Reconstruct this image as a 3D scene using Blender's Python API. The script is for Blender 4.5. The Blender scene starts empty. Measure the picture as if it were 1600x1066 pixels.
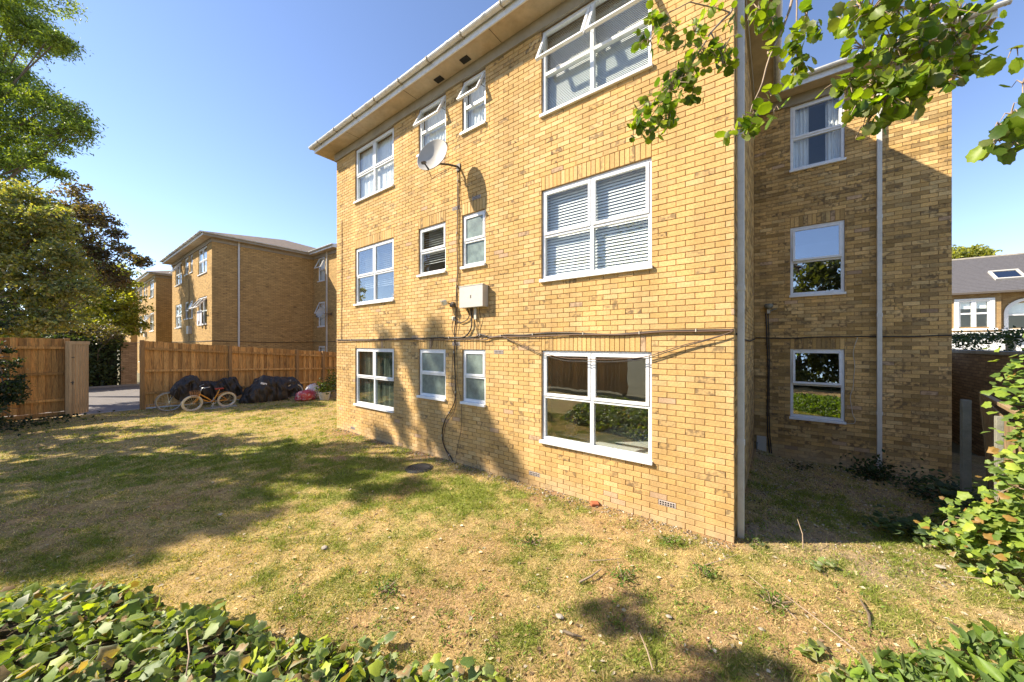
import bpy, bmesh, math, random
import numpy as np
from mathutils import Vector, Matrix, noise
R = math.radians
rng = np.random.default_rng(7)
rnd = random.Random(11)

# ------------------------------------------------------------------ camera, sky, sun, exposure
scene = bpy.context.scene
COL = scene.collection
CAMZ = 2.37
cam_d = bpy.data.cameras.new('camera')
cam = bpy.data.objects.new('camera', cam_d); COL.objects.link(cam)
cam.location = (0, 0, CAMZ); cam.rotation_euler = (R(90), 0, R(35.46))
cam_d.sensor_width = 36; cam_d.lens = 535/1600*36
cam_d.shift_x = -31/1600; cam_d.shift_y = 5/1600
cam_d.clip_start = .05; cam_d.clip_end = 3000
scene.camera = cam
SUNV = Vector((1, .80, -1.02)).normalized()          # the way the light travels
world = bpy.data.worlds.new('World'); scene.world = world; world.use_nodes = True
wn = world.node_tree.nodes; wl = world.node_tree.links
sky = wn.new('ShaderNodeTexSky'); sky.sky_type = 'NISHITA'; sky.sun_disc = False
sky.sun_elevation = math.asin(-SUNV.z); sky.sun_rotation = math.atan2(-SUNV.x, -SUNV.y)
sky.air_density = .85; sky.dust_density = .05; sky.ozone_density = 1.8; sky.altitude = 300
tint = wn.new('ShaderNodeVectorMath'); tint.operation = 'MULTIPLY'; tint.inputs[1].default_value = (.95, .895, .93)
wl.new(sky.outputs[0], tint.inputs[0]); wl.new(tint.outputs[0], wn['Background'].inputs[0]); wn['Background'].inputs[1].default_value = .132
sun_d = bpy.data.lights.new('sun', 'SUN'); sun_d.energy = 4.7; sun_d.angle = R(.53); sun_d.color = (1, .895, .73)
sun = bpy.data.objects.new('sun', sun_d); COL.objects.link(sun)
sun.rotation_euler = SUNV.to_track_quat('-Z', 'Y').to_euler()
scene.view_settings.view_transform = 'Standard'; scene.view_settings.look = 'None'
scene.view_settings.exposure = 1.22; scene.view_settings.gamma = 1
scene.cycles.max_bounces = 8; scene.cycles.transparent_max_bounces = 12

CY, SY = .8145, .5802
def world_of(px, py, z):        # point of the place seen at a pixel of the photo, at depth z
    r = (px-831)/535*z
    return Vector((CY*r - SY*z, SY*r + CY*z, CAMZ + z*(538-py)/535))
def pix_of(X, Y, Z):
    z = -SY*X + CY*Y; r = CY*X + SY*Y
    z = np.where(np.abs(z) < 1e-3, 1e-3, z) if isinstance(z, np.ndarray) else (z if abs(z) > 1e-3 else 1e-3)
    return 831 + 535*r/z, 538 - 535*(Z-CAMZ)/z, z
def ground_pt(px, py, Z=0.0):
    return world_of(px, py, 535*(CAMZ-Z)/(py-538))

# ------------------------------------------------------------------ materials
def mat(name, col, rough=.8, var=.0, vscale=6.0, bump=0.0, bscale=60.0, metal=0.0, spec=.5, attr=None, stretch=None, obvar=0.0,
        dirt=None, dscale=2.0, damt=.5, coord='Object'):
    m = bpy.data.materials.new(name); m.use_nodes = True
    nt = m.node_tree; N = nt.nodes; L = nt.links
    b = N['Principled BSDF']; b.inputs['Roughness'].default_value = rough; b.inputs['Metallic'].default_value = metal
    b.inputs['Specular IOR Level'].default_value = spec
    if coord == 'World':
        g = N.new('ShaderNodeNewGeometry'); cs = g.outputs['Position']
    else:
        tc = N.new('ShaderNodeTexCoord'); cs = tc.outputs['Object']
    if stretch:
        mp = N.new('ShaderNodeMapping'); mp.inputs['Scale'].default_value = stretch; L.new(cs, mp.inputs['Vector']); cs = mp.outputs[0]
    if attr:
        a = N.new('ShaderNodeAttribute'); a.attribute_name = attr; c = a.outputs['Color']
    else:
        rgb = N.new('ShaderNodeRGB'); rgb.outputs[0].default_value = (*col, 1); c = rgb.outputs[0]
    if obvar:
        oi = N.new('ShaderNodeObjectInfo'); mr = N.new('ShaderNodeMapRange')
        mr.inputs['To Min'].default_value = 1-obvar; mr.inputs['To Max'].default_value = 1+obvar
        L.new(oi.outputs['Random'], mr.inputs[0]); vm = N.new('ShaderNodeVectorMath'); vm.operation = 'SCALE'
        L.new(c, vm.inputs[0]); L.new(mr.outputs[0], vm.inputs['Scale']); c = vm.outputs[0]
    if var:
        n = N.new('ShaderNodeTexNoise'); n.inputs['Scale'].default_value = vscale; n.inputs['Detail'].default_value = 6
        n.inputs['Roughness'].default_value = .65
        L.new(cs, n.inputs['Vector'])
        mr = N.new('ShaderNodeMapRange'); mr.inputs['From Min'].default_value = .3; mr.inputs['From Max'].default_value = .7
        mr.inputs['To Min'].default_value = 1-var; mr.inputs['To Max'].default_value = 1+var
        L.new(n.outputs[0], mr.inputs[0]); vm = N.new('ShaderNodeVectorMath'); vm.operation = 'SCALE'
        L.new(c, vm.inputs[0]); L.new(mr.outputs[0], vm.inputs['Scale']); c = vm.outputs[0]
    if dirt:
        n = N.new('ShaderNodeTexNoise'); n.inputs['Scale'].default_value = dscale; n.inputs['Detail'].default_value = 8
        n.inputs['Roughness'].default_value = .7; L.new(cs, n.inputs['Vector'])
        mr = N.new('ShaderNodeMapRange'); mr.inputs['From Min'].default_value = .5; mr.inputs['From Max'].default_value = .72
        mr.inputs['To Max'].default_value = damt; L.new(n.outputs[0], mr.inputs[0])
        mx = N.new('ShaderNodeMix'); mx.data_type = 'RGBA'; L.new(mr.outputs[0], mx.inputs[0]); L.new(c, mx.inputs[6])
        mx.inputs[7].default_value = (*dirt, 1); c = mx.outputs[2]
    L.new(c, b.inputs['Base Color'])
    if bump:
        n = N.new('ShaderNodeTexNoise'); n.inputs['Scale'].default_value = bscale; n.inputs['Detail'].default_value = 5
        L.new(cs, n.inputs['Vector']); bp = N.new('ShaderNodeBump'); bp.inputs['Strength'].default_value = bump
        bp.inputs['Distance'].default_value = .01; L.new(n.outputs[0], bp.inputs['Height']); L.new(bp.outputs[0], b.inputs['Normal'])
    return m

def leaf_mat(name, attr='lc', rough=.45, trans=.45, spec=.5, back=None):
    m = bpy.data.materials.new(name); m.use_nodes = True
    nt = m.node_tree; N = nt.nodes; L = nt.links
    b = N['Principled BSDF']; b.inputs['Roughness'].default_value = rough; b.inputs['Specular IOR Level'].default_value = spec
    a = N.new('ShaderNodeAttribute'); a.attribute_name = attr
    g = N.new('ShaderNodeNewGeometry'); n = N.new('ShaderNodeTexNoise'); n.inputs['Scale'].default_value = 45; n.inputs['Detail'].default_value = 3
    L.new(g.outputs['Position'], n.inputs['Vector'])
    mr = N.new('ShaderNodeMapRange'); mr.inputs['To Min'].default_value = .7; mr.inputs['To Max'].default_value = 1.3
    L.new(n.outputs[0], mr.inputs[0]); vm = N.new('ShaderNodeVectorMath'); vm.operation = 'SCALE'
    L.new(a.outputs['Color'], vm.inputs[0]); L.new(mr.outputs[0], vm.inputs['Scale'])
    L.new(vm.outputs[0], b.inputs['Base Color'])
    t = N.new('ShaderNodeBsdfTranslucent'); vt = N.new('ShaderNodeVectorMath'); vt.operation = 'MULTIPLY'
    vt.inputs[1].default_value = (1.9, 1.9, .4); L.new(vm.outputs[0], vt.inputs[0]); L.new(vt.outputs[0], t.inputs[0])
    mx = N.new('ShaderNodeMixShader'); mx.inputs[0].default_value = trans
    L.new(b.outputs[0], mx.inputs[1]); L.new(t.outputs[0], mx.inputs[2]); L.new(mx.outputs[0], N['Material Output'].inputs[0])
    return m

def glass_mat(name, tint=(.96, .98, .97), ior=1.5, add=.0):
    m = bpy.data.materials.new(name); m.use_nodes = True
    nt = m.node_tree; N = nt.nodes; L = nt.links; N.remove(N['Principled BSDF'])
    tr = N.new('ShaderNodeBsdfTransparent'); tr.inputs[0].default_value = (*tint, 1)
    gl = N.new('ShaderNodeBsdfGlossy'); gl.inputs['Roughness'].default_value = .01
    lw = N.new('ShaderNodeLayerWeight'); lw.inputs[0].default_value = .5; pw = N.new('ShaderNodeMath'); pw.operation = 'POWER'; pw.inputs[1].default_value = 5; L.new(lw.outputs['Facing'], pw.inputs[0])
    fr = N.new('ShaderNodeMath'); fr.operation = 'MULTIPLY_ADD'; r0 = ((ior-1)/(ior+1))**2; fr.inputs[1].default_value = 1-r0; fr.inputs[2].default_value = r0; L.new(pw.outputs[0], fr.inputs[0])
    tc = N.new('ShaderNodeNewGeometry'); n = N.new('ShaderNodeTexNoise'); n.inputs['Scale'].default_value = 2.2; n.inputs['Detail'].default_value = 1
    bp = N.new('ShaderNodeBump'); bp.inputs['Strength'].default_value = .03; bp.inputs['Distance'].default_value = .05
    L.new(tc.outputs['Position'], n.inputs['Vector']); L.new(n.outputs[0], bp.inputs['Height']); L.new(bp.outputs[0], gl.inputs['Normal'])
    ma = N.new('ShaderNodeMath'); ma.operation = 'ADD'; ma.inputs[1].default_value = add; ma.use_clamp = True
    L.new(fr.outputs[0], ma.inputs[0])
    mx = N.new('ShaderNodeMixShader'); L.new(ma.outputs[0], mx.inputs[0]); L.new(tr.outputs[0], mx.inputs[1]); L.new(gl.outputs[0], mx.inputs[2])
    L.new(mx.outputs[0], N['Material Output'].inputs[0])
    return m

def brick_mat(name):
    """one fired brick: colour from the 'bc' attribute, alpha of it = how burnt the brick is"""
    m = bpy.data.materials.new(name); m.use_nodes = True
    nt = m.node_tree; N = nt.nodes; L = nt.links
    b = N['Principled BSDF']; b.inputs['Roughness'].default_value = .92; b.inputs['Specular IOR Level'].default_value = .2
    a = N.new('ShaderNodeAttribute'); a.attribute_name = 'bc'
    g = N.new('ShaderNodeNewGeometry')
    n = N.new('ShaderNodeTexNoise'); n.inputs['Scale'].default_value = 38; n.inputs['Detail'].default_value = 7; n.inputs['Roughness'].default_value = .7
    L.new(g.outputs['Position'], n.inputs['Vector'])
    mr = N.new('ShaderNodeMapRange'); mr.inputs['From Min'].default_value = .3; mr.inputs['From Max'].default_value = .7
    mr.inputs['To Min'].default_value = .78; mr.inputs['To Max'].default_value = 1.2; L.new(n.outputs[0], mr.inputs[0])
    vm = N.new('ShaderNodeVectorMath'); vm.operation = 'SCALE'; L.new(a.outputs['Color'], vm.inputs[0]); L.new(mr.outputs[0], vm.inputs['Scale'])
    # burnt blotches on some bricks
    n2 = N.new('ShaderNodeTexNoise'); n2.inputs['Scale'].default_value = 14; n2.inputs['Detail'].default_value = 3; L.new(g.outputs['Position'], n2.inputs['Vector'])
    m2 = N.new('ShaderNodeMapRange'); m2.inputs['From Min'].default_value = .46; m2.inputs['From Max'].default_value = .60; L.new(n2.outputs[0], m2.inputs[0])
    mu = N.new('ShaderNodeMath'); mu.operation = 'MULTIPLY'; L.new(m2.outputs[0], mu.inputs[0]); L.new(a.outputs['Alpha'], mu.inputs[1])
    mx = N.new('ShaderNodeMix'); mx.data_type = 'RGBA'; L.new(mu.outputs[0], mx.inputs[0]); L.new(vm.outputs[0], mx.inputs[6])
    mx.inputs[7].default_value = (.15, .105, .06, 1)
    # large soft weathering over the whole wall
    n3 = N.new('ShaderNodeTexNoise'); n3.inputs['Scale'].default_value = .9; n3.inputs['Detail'].default_value = 4; L.new(g.outputs['Position'], n3.inputs['Vector'])
    m3 = N.new('ShaderNodeMapRange'); m3.inputs['From Min'].default_value = .35; m3.inputs['From Max'].default_value = .65
    m3.inputs['To Min'].default_value = .88; m3.inputs['To Max'].default_value = 1.07; L.new(n3.outputs[0], m3.inputs[0])
    v3 = N.new('ShaderNodeVectorMath'); v3.operation = 'SCALE'; L.new(mx.outputs[2], v3.inputs[0]); L.new(m3.outputs[0], v3.inputs['Scale'])
    sz = N.new('ShaderNodeSeparateXYZ'); L.new(g.outputs['Position'], sz.inputs[0])
    n4 = N.new('ShaderNodeTexNoise'); n4.inputs['Scale'].default_value = 3.5; n4.inputs['Detail'].default_value = 6; L.new(g.outputs['Position'], n4.inputs['Vector'])
    h4 = N.new('ShaderNodeMath'); h4.operation = 'MULTIPLY_ADD'; h4.inputs[1].default_value = .55; L.new(n4.outputs[0], h4.inputs[0]); L.new(sz.outputs[2], h4.inputs[2])
    m4 = N.new('ShaderNodeMapRange'); m4.inputs['From Min'].default_value = .50; m4.inputs['From Max'].default_value = .22; m4.inputs['To Max'].default_value = .55; L.new(h4.outputs[0], m4.inputs[0])
    x4 = N.new('ShaderNodeMix'); x4.data_type = 'RGBA'; L.new(m4.outputs[0], x4.inputs[0]); L.new(v3.outputs[0], x4.inputs[6]); x4.inputs[7].default_value = (.52, .40, .25, 1)
    mp5 = N.new('ShaderNodeMapping'); mp5.inputs['Scale'].default_value = (2.6, 2.6, .35); L.new(g.outputs['Position'], mp5.inputs[0])
    n5 = N.new('ShaderNodeTexNoise'); n5.inputs['Scale'].default_value = 1.6; n5.inputs['Detail'].default_value = 5; L.new(mp5.outputs[0], n5.inputs['Vector'])
    m5 = N.new('ShaderNodeMapRange'); m5.inputs['From Min'].default_value = .35; m5.inputs['From Max'].default_value = .7; m5.inputs['To Min'].default_value = 1.1; m5.inputs['To Max'].default_value = .88; L.new(n5.outputs[0], m5.inputs[0])
    v5 = N.new('ShaderNodeVectorMath'); v5.operation = 'SCALE'; L.new(x4.outputs[2], v5.inputs[0]); L.new(m5.outputs[0], v5.inputs['Scale'])
    L.new(v5.outputs[0], b.inputs['Base Color'])
    bp = N.new('ShaderNodeBump'); bp.inputs['Strength'].default_value = .5; bp.inputs['Distance'].default_value = .004
    L.new(n.outputs[0], bp.inputs['Height']); L.new(bp.outputs[0], b.inputs['Normal'])
    return m

def far_brick_mat(name, c1, c2, mortar):
    """bricks too far away to tell apart; laid in the wall's own coordinates"""
    m = bpy.data.materials.new(name); m.use_nodes = True
    nt = m.node_tree; N = nt.nodes; L = nt.links
    b = N['Principled BSDF']; b.inputs['Roughness'].default_value = .92; b.inputs['Specular IOR Level'].default_value = .2
    tc = N.new('ShaderNodeTexCoord'); sx = N.new('ShaderNodeSeparateXYZ'); L.new(tc.outputs['Object'], sx.inputs[0])
    ad = N.new('ShaderNodeMath'); L.new(sx.outputs[0], ad.inputs[0]); L.new(sx.outputs[1], ad.inputs[1])
    cx = N.new('ShaderNodeCombineXYZ'); L.new(ad.outputs[0], cx.inputs[0]); L.new(sx.outputs[2], cx.inputs[1])
    br = N.new('ShaderNodeTexBrick'); br.inputs['Scale'].default_value = 1; br.inputs['Brick Width'].default_value = .225
    br.inputs['Row Height'].default_value = .0755; br.inputs['Mortar Size'].default_value = .007
    br.inputs['Color1'].default_value = (*c1, 1); br.inputs['Color2'].default_value = (*c2, 1); br.inputs['Mortar'].default_value = (*mortar, 1)
    L.new(cx.outputs[0], br.inputs['Vector'])
    mp = N.new('ShaderNodeMapping'); mp.inputs['Scale'].default_value = (2.2, 9, 1); L.new(cx.outputs[0], mp.inputs[0])
    n = N.new('ShaderNodeTexNoise'); n.inputs['Scale'].default_value = 1.3; n.inputs['Detail'].default_value = 5; n.inputs['Roughness'].default_value = .7; L.new(mp.outputs[0], n.inputs['Vector'])
    mr = N.new('ShaderNodeMapRange'); mr.inputs['From Min'].default_value = .56; mr.inputs['From Max'].default_value = .68
    mr.inputs['To Max'].default_value = .9; L.new(n.outputs[0], mr.inputs[0])
    mx = N.new('ShaderNodeMix'); mx.data_type = 'RGBA'; L.new(mr.outputs[0], mx.inputs[0]); L.new(br.outputs[0], mx.inputs[6]); mx.inputs[7].default_value = (.13, .085, .05, 1)
    L.new(mx.outputs[2], b.inputs['Base Color'])
    bp = N.new('ShaderNodeBump'); bp.invert = True; bp.inputs['Strength'].default_value = .6; bp.inputs['Distance'].default_value = .006
    L.new(br.outputs[1], bp.inputs['Height']); L.new(bp.outputs[0], b.inputs['Normal'])
    return m

M = {}
M['brick'] = brick_mat('yellow_stock_brick')
M['mortar'] = mat('mortar', (.33, .22, .11), .95, var=.25, vscale=30, coord='World')
M['far_brick'] = far_brick_mat('far_brick', (.58, .37, .14), (.42, .265, .10), (.26, .17, .08))
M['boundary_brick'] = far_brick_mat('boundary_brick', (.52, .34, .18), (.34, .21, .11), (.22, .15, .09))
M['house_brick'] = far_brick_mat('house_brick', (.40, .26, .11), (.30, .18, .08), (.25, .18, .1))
M['upvc'] = mat('white_upvc', (.80, .80, .79), .32, var=.05, vscale=8, dirt=(.5, .46, .38), dscale=9, damt=.28, coord='World')
M['gutter'] = mat('white_gutter', (.70, .69, .66), .4, var=.1, vscale=7, dirt=(.30, .26, .19), dscale=5, damt=.5, coord='World')
M['pipe'] = mat('pale_grey_pipe', (.62, .60, .54), .42, var=.06, vscale=6, dirt=(.32, .28, .2), dscale=7, damt=.35, coord='World')
M['soffit'] = mat('soffit_board', (.50, .40, .27), .8, var=.2, vscale=3, dirt=(.36, .22, .10), dscale=2.2, damt=.5, coord='World')
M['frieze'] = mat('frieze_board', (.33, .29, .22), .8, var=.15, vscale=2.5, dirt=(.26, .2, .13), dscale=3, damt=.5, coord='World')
M['roof_tile'] = mat('brown_roof_tile', (.17, .125, .09), .9, var=.3, vscale=5, bump=.4, bscale=30)
M['slate'] = mat('grey_slate', (.105, .098, .10), .7, var=.18, vscale=9, coord='World')
M['glass'] = glass_mat('window_glass')
M['glass_mirror'] = glass_mat('sky_reflecting_glass', (.55, .6, .6), 1.7, .32)
M['glass_mid'] = glass_mat('room_window_glass', (.9, .92, .9), 1.6, .13)
M['skylight_glass'] = glass_mat('skylight_glass', (.2, .25, .3), 1.7, .35)
M['frosted'] = mat('frosted_pane', (.17, .215, .185), .22, var=.4, vscale=5, bump=.25, bscale=90, spec=.9, coord='World')
M['room'] = mat('room_plaster', (.72, .69, .60), .9, var=.05, vscale=1)
M['carpet'] = mat('room_carpet', (.22, .19, .15), .95, var=.1)
M['blind'] = mat('white_blind', (.86, .86, .84), .5, var=.03)
M['curtain'] = mat('sheer_curtain', (.75, .75, .76), .9, var=.05)
M['dim_curtain'] = mat('reflection_tinted_net', (.16, .19, .15), .9, var=.45, vscale=3)  # faint foliage reflections and dim interior put into the net's colour
M['fabric_white'] = mat('white_bedding', (.8, .8, .8), .9, var=.04, bump=.3, bscale=8)
M['fence'] = mat('amber_fence_board', (.58, .31, .095), .8, var=.35, vscale=5, stretch=(14, 14, 1.1), obvar=.3, bump=.3, bscale=30, dirt=(.10, .045, .02), dscale=1.6, damt=.95)
M['post_wood'] = mat('brown_fence_post', (.34, .19, .07), .85, var=.3, vscale=5, stretch=(14, 14, 1.1), dirt=(.1, .06, .03), dscale=1.5, damt=.5)
M['gate'] = mat('pale_gate_board', (.48, .33, .17), .8, var=.22, vscale=5, stretch=(14, 14, 1.1), obvar=.15, dirt=(.16, .1, .05), dscale=1.4, damt=.4)
M['old_wood'] = mat('old_panel_wood', (.30, .20, .10), .9, var=.3, vscale=4, stretch=(12, 12, 1), obvar=.2)
M['concrete'] = mat('post_concrete', (.22, .21, .165), .95, var=.25, vscale=12, bump=.5, bscale=70, dirt=(.15, .15, .08), dscale=6, damt=.5)
M['coping'] = mat('coping_stone', (.38, .34, .28), .9, var=.2, vscale=5)
M['stucco'] = mat('white_stucco', (.74, .73, .70), .8, var=.06)
M['box'] = mat('beige_metal_box', (.52, .49, .43), .5, var=.04, vscale=3, dirt=(.4, .35, .27), dscale=8, damt=.3)
M['dish'] = mat('dish_metal', (.44, .41, .36), .6, var=.05, dirt=(.4, .36, .3), dscale=8, damt=.3)
M['dark_metal'] = mat('dark_metal', (.10, .08, .06), .6)
M['cable'] = mat('black_cable', (.035, .028, .022), .6)
M['cable_brown'] = mat('brown_cable', (.13, .07, .04), .6)
M['cable_white'] = mat('pale_cable', (.55, .5, .4), .6)
M['vent'] = mat('pale_vent', (.50, .42, .36), .8, var=.2, vscale=30)
M['dark'] = mat('dark_gap', (.02, .017, .014), .9)
M['iron'] = mat('cast_iron', (.035, .033, .032), .7, var=.2)
M['tarp'] = mat('black_cover', (.032, .023, .015), .5, var=.4, vscale=5, bump=.6, bscale=9)
M['tyre_cream'] = mat('cream_tyre', (.66, .58, .42), .8, var=.1)
M['tyre_grey'] = mat('grey_tyre', (.26, .24, .21), .8)
M['chrome'] = mat('bright_metal', (.65, .64, .6), .3, metal=.9)
M['bike_orange'] = mat('orange_paint', (.75, .32, .03), .3)
M['saddle'] = mat('red_saddle', (.35, .04, .02), .5)
M['wicker'] = mat('wicker', (.4, .2, .08), .8)
M['pot'] = mat('white_pot', (.58, .54, .46), .6, var=.15, vscale=8)
M['bag_white'] = mat('white_bag_plastic', (.66, .62, .6), .4, var=.1, dirt=(.45, .04, .05), dscale=7, damt=1)
M['bag_red'] = mat('red_bag_plastic', (.5, .05, .06), .4, var=.2, dirt=(.75, .7, .68), dscale=8, damt=1)
M['tarmac'] = mat('tarmac', (.17, .155, .15), .95, var=.12, vscale=3, bump=.3, bscale=200, coord='World')
M['kerb'] = mat('kerb_stone', (.32, .29, .25), .9, var=.15, vscale=5)
M['bark'] = mat('bark', (.16, .12, .08), .95, var=.3, vscale=12, bump=.6, bscale=40)
M['twig'] = mat('pale_twig', (.34, .25, .17), .8, var=.2, vscale=30)
M['stone'] = mat('garden_stone', (.35, .31, .25), .95, var=.2, vscale=8)
M['red_brick'] = mat('red_brick_lump', (.38, .12, .05), .95, var=.2, vscale=20)
M['leaf'] = leaf_mat('tree_leaf', rough=.5, trans=.42)
M['poplar'] = leaf_mat('poplar_leaf', rough=.42, trans=.5, spec=.35)
M['ivy'] = leaf_mat('ivy_leaf', rough=.5, trans=.3, spec=.3)
M['grass'] = leaf_mat('grass_blade', rough=.75, trans=.28, spec=.2)
M['litter'] = leaf_mat('dry_leaf', rough=.8, trans=.1, spec=.2)
M['soil'] = mat('soil_ground', (1, 1, 1), .97, var=.42, vscale=48, attr='gc', bump=.9, bscale=55, coord='World', spec=.1)
M['cloth_dark'] = mat('dark_cloth', (.05, .05, .06), .9)
M['cloth_blue'] = mat('washing_cloth', (.55, .55, .6), .9)

# ------------------------------------------------------------------ mesh helpers
class MB:
    """collects boxes, tubes and faces into one mesh"""
    def __init__(s): s.v = []; s.f = []
    def quad(s, a, b, c, d):
        n = len(s.v); s.v += [tuple(a), tuple(b), tuple(c), tuple(d)]; s.f.append((n, n+1, n+2, n+3)); return s
    def box(s, x0, x1, y0, y1, z0, z1, mtx=None):
        n = len(s.v)
        P = [(x0,y0,z0),(x1,y0,z0),(x1,y1,z0),(x0,y1,z0),(x0,y0,z1),(x1,y0,z1),(x1,y1,z1),(x0,y1,z1)]
        if mtx: P = [tuple(mtx @ Vector(p)) for p in P]
        s.v += P
        for f in ((0,3,2,1),(4,5,6,7),(0,1,5,4),(1,2,6,5),(2,3,7,6),(3,0,4,7)): s.f.append(tuple(n+i for i in f))
        return s
    def tube(s, pts, rad, sides=6, caps=True):
        pts = [Vector(p) for p in pts]; k = len(pts)
        if not hasattr(rad, '__len__'): rad = [rad]*k
        n0 = len(s.v); prev = None
        for i, p in enumerate(pts):
            d = (pts[min(i+1, k-1)] - pts[max(i-1, 0)])
            d = d.normalized() if d.length > 1e-9 else Vector((0, 0, 1))
            if prev is None:
                a = d.orthogonal().normalized()
            else:
                a = (prev - d*prev.dot(d)); a = a.normalized() if a.length > 1e-6 else d.orthogonal().normalized()
            prev = a; b = d.cross(a)
            for j in range(sides):
                t = 2*math.pi*j/sides; s.v.append(tuple(p + (a*math.cos(t) + b*math.sin(t))*rad[i]))
        for i in range(k-1):
            for j in range(sides):
                q = (j+1) % sides
                s.f.append((n0+i*sides+j, n0+i*sides+q, n0+(i+1)*sides+q, n0+(i+1)*sides+j))
        if caps:
            s.f.append(tuple(n0+j for j in reversed(range(sides)))); s.f.append(tuple(n0+(k-1)*sides+j for j in range(sides)))
        return s
    def lathe(s, prof, sides=16, mtx=None):
        n0 = len(s.v); k = len(prof)
        for (r, z) in prof:
            for j in range(sides):
                t = 2*math.pi*j/sides; p = Vector((r*math.cos(t), r*math.sin(t), z)); s.v.append(tuple(mtx @ p if mtx else p))
        for i in range(k-1):
            for j in range(sides):
                q = (j+1) % sides; s.f.append((n0+i*sides+j, n0+i*sides+q, n0+(i+1)*sides+q, n0+(i+1)*sides+j))
        return s
    def torus(s, R0, r0, mtx=None, n=32, m=8):
        n0 = len(s.v)
        for i in range(n):
            a = 2*math.pi*i/n
            for j in range(m):
                b = 2*math.pi*j/m; p = Vector(((R0+r0*math.cos(b))*math.cos(a), r0*math.sin(b), (R0+r0*math.cos(b))*math.sin(a)))
                s.v.append(tuple(mtx @ p if mtx else p))
        for i in range(n):
            for j in range(m):
                s.f.append((n0+i*m+j, n0+i*m+(j+1) % m, n0+((i+1) % n)*m+(j+1) % m, n0+((i+1) % n)*m+j))
        return s
    def build(s, name, m, parent=None, smooth=False, bevel=0, kind=None):
        me = bpy.data.meshes.new(name); me.from_pydata(s.v, [], s.f); me.update()
        if smooth: me.polygons.foreach_set('use_smooth', [True]*len(me.polygons))
        me.materials.append(m)
        o = bpy.data.objects.new(name, me); COL.objects.link(o)
        if parent is not None: o.parent = parent
        if bevel:
            md = o.modifiers.new('bevel', 'BEVEL'); md.width = bevel; md.segments = 2; md.limit_method = 'ANGLE'
        if kind: o['kind'] = kind
        return o

def empty(name, loc, rz=0.0):
    o = bpy.data.objects.new(name, None); o.empty_display_size = .2; COL.objects.link(o)
    o.location = loc; o.rotation_euler = (0, 0, rz); return o
def tag(o, label, cat, group=None):
    o['label'] = label; o['category'] = cat
    if group: o['group'] = group
    return o
def struct(o): o['kind'] = 'structure'; return o
def children(o): return [c for c in bpy.data.objects if c.parent == o]
def copy_tree(o, kids=None, parent=None):
    if kids is None:
        kids = {}
        for c in bpy.data.objects:
            if c.parent: kids.setdefault(c.parent.name, []).append(c)
    c = o.copy(); COL.objects.link(c); c.parent = parent
    for ch in kids.get(o.name, []): copy_tree(ch, kids, c)
    return c

def mesh_np(name, V, F3, m, parent=None, col=None, attr='lc', kind=None, smooth=False):
    """triangle mesh from arrays, with an optional colour per vertex"""
    me = bpy.data.meshes.new(name)
    V = np.ascontiguousarray(V, dtype=np.float32); F3 = np.ascontiguousarray(F3, dtype=np.int32)
    me.vertices.add(len(V)); me.vertices.foreach_set('co', V.ravel())
    me.loops.add(F3.size); me.loops.foreach_set('vertex_index', F3.ravel())
    me.polygons.add(len(F3)); me.polygons.foreach_set('loop_start', np.arange(0, F3.size, 3, dtype=np.int32))
    me.polygons.foreach_set('loop_total', np.full(len(F3), 3, dtype=np.int32))
    me.polygons.foreach_set('use_smooth', np.full(len(F3), bool(smooth)))
    me.update(calc_edges=True)
    if col is not None:
        ca = me.color_attributes.new(attr, 'FLOAT_COLOR', 'POINT')
        c4 = np.ones((len(V), 4), dtype=np.float32); c4[:, :col.shape[1]] = col; ca.data.foreach_set('color', c4.ravel())
    me.materials.append(m)
    o = bpy.data.objects.new(name, me); COL.objects.link(o)
    if parent is not None: o.parent = parent
    if kind: o['kind'] = kind
    return o

# leaf templates: (verts, tris, edge weight per vertex)
def tmpl_simple(w=.5):
    V = np.array([(0,0,0),(w*.5,.45,.05),(0,1,-.04),(-w*.5,.45,.05)], float)
    return V, np.array([(0,1,2),(0,2,3)]), np.array([0,.3,1,.3])
def tmpl_round():      # poplar: broad, coarsely toothed
    out = [(0,0)]; n = 18
    for i in range(n):
        a = -math.pi/2 + 2*math.pi*(i+.5)/n; rr = .5*(1.0 if i % 2 else .87)*(1+.07*math.sin(a))
        out.append((rr*math.cos(a)*1.0, .5+rr*math.sin(a)))
    out = sorted(out[1:], key=lambda p: math.atan2(p[0], p[1]-.5))
    V = [(0,.5,-.05)] + [(x, y, .05*abs(x)*2 - .08*(y-.5)**2) for x, y in out]
    F = [(0, 1+i, 1+(i+1) % n) for i in range(n)]
    return np.array(V), np.array([(a, c, b) for a, b, c in F]), np.array([0]+[.6]*n)
def tmpl_ivy():        # five shallow lobes, pale margin
    o = [(0,.02),(.26,-.08),(.48,.08),(.44,.30),(.52,.50),(.30,.66),(0,1.0),(-.30,.66),(-.52,.50),(-.44,.30),(-.48,.08),(-.26,-.08)]
    n = len(o); c = (0, .35); V = [(0,.35,-.03)]
    for x, y in o: V.append((c[0]+(x-c[0])*.72, c[1]+(y-c[1])*.72, .10*abs(x)))
    for x, y in o: V.append((x, y, .10*abs(x)-.06*y*y-.03))
    F = []
    for i in range(n):
        j = (i+1) % n; F += [(0, 1+j, 1+i), (1+i, 1+j, 1+n+j), (1+i, 1+n+j, 1+n+i)]
    return np.array(V), np.array(F), np.array([0]+[.05]*n+[1]*n)
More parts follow.
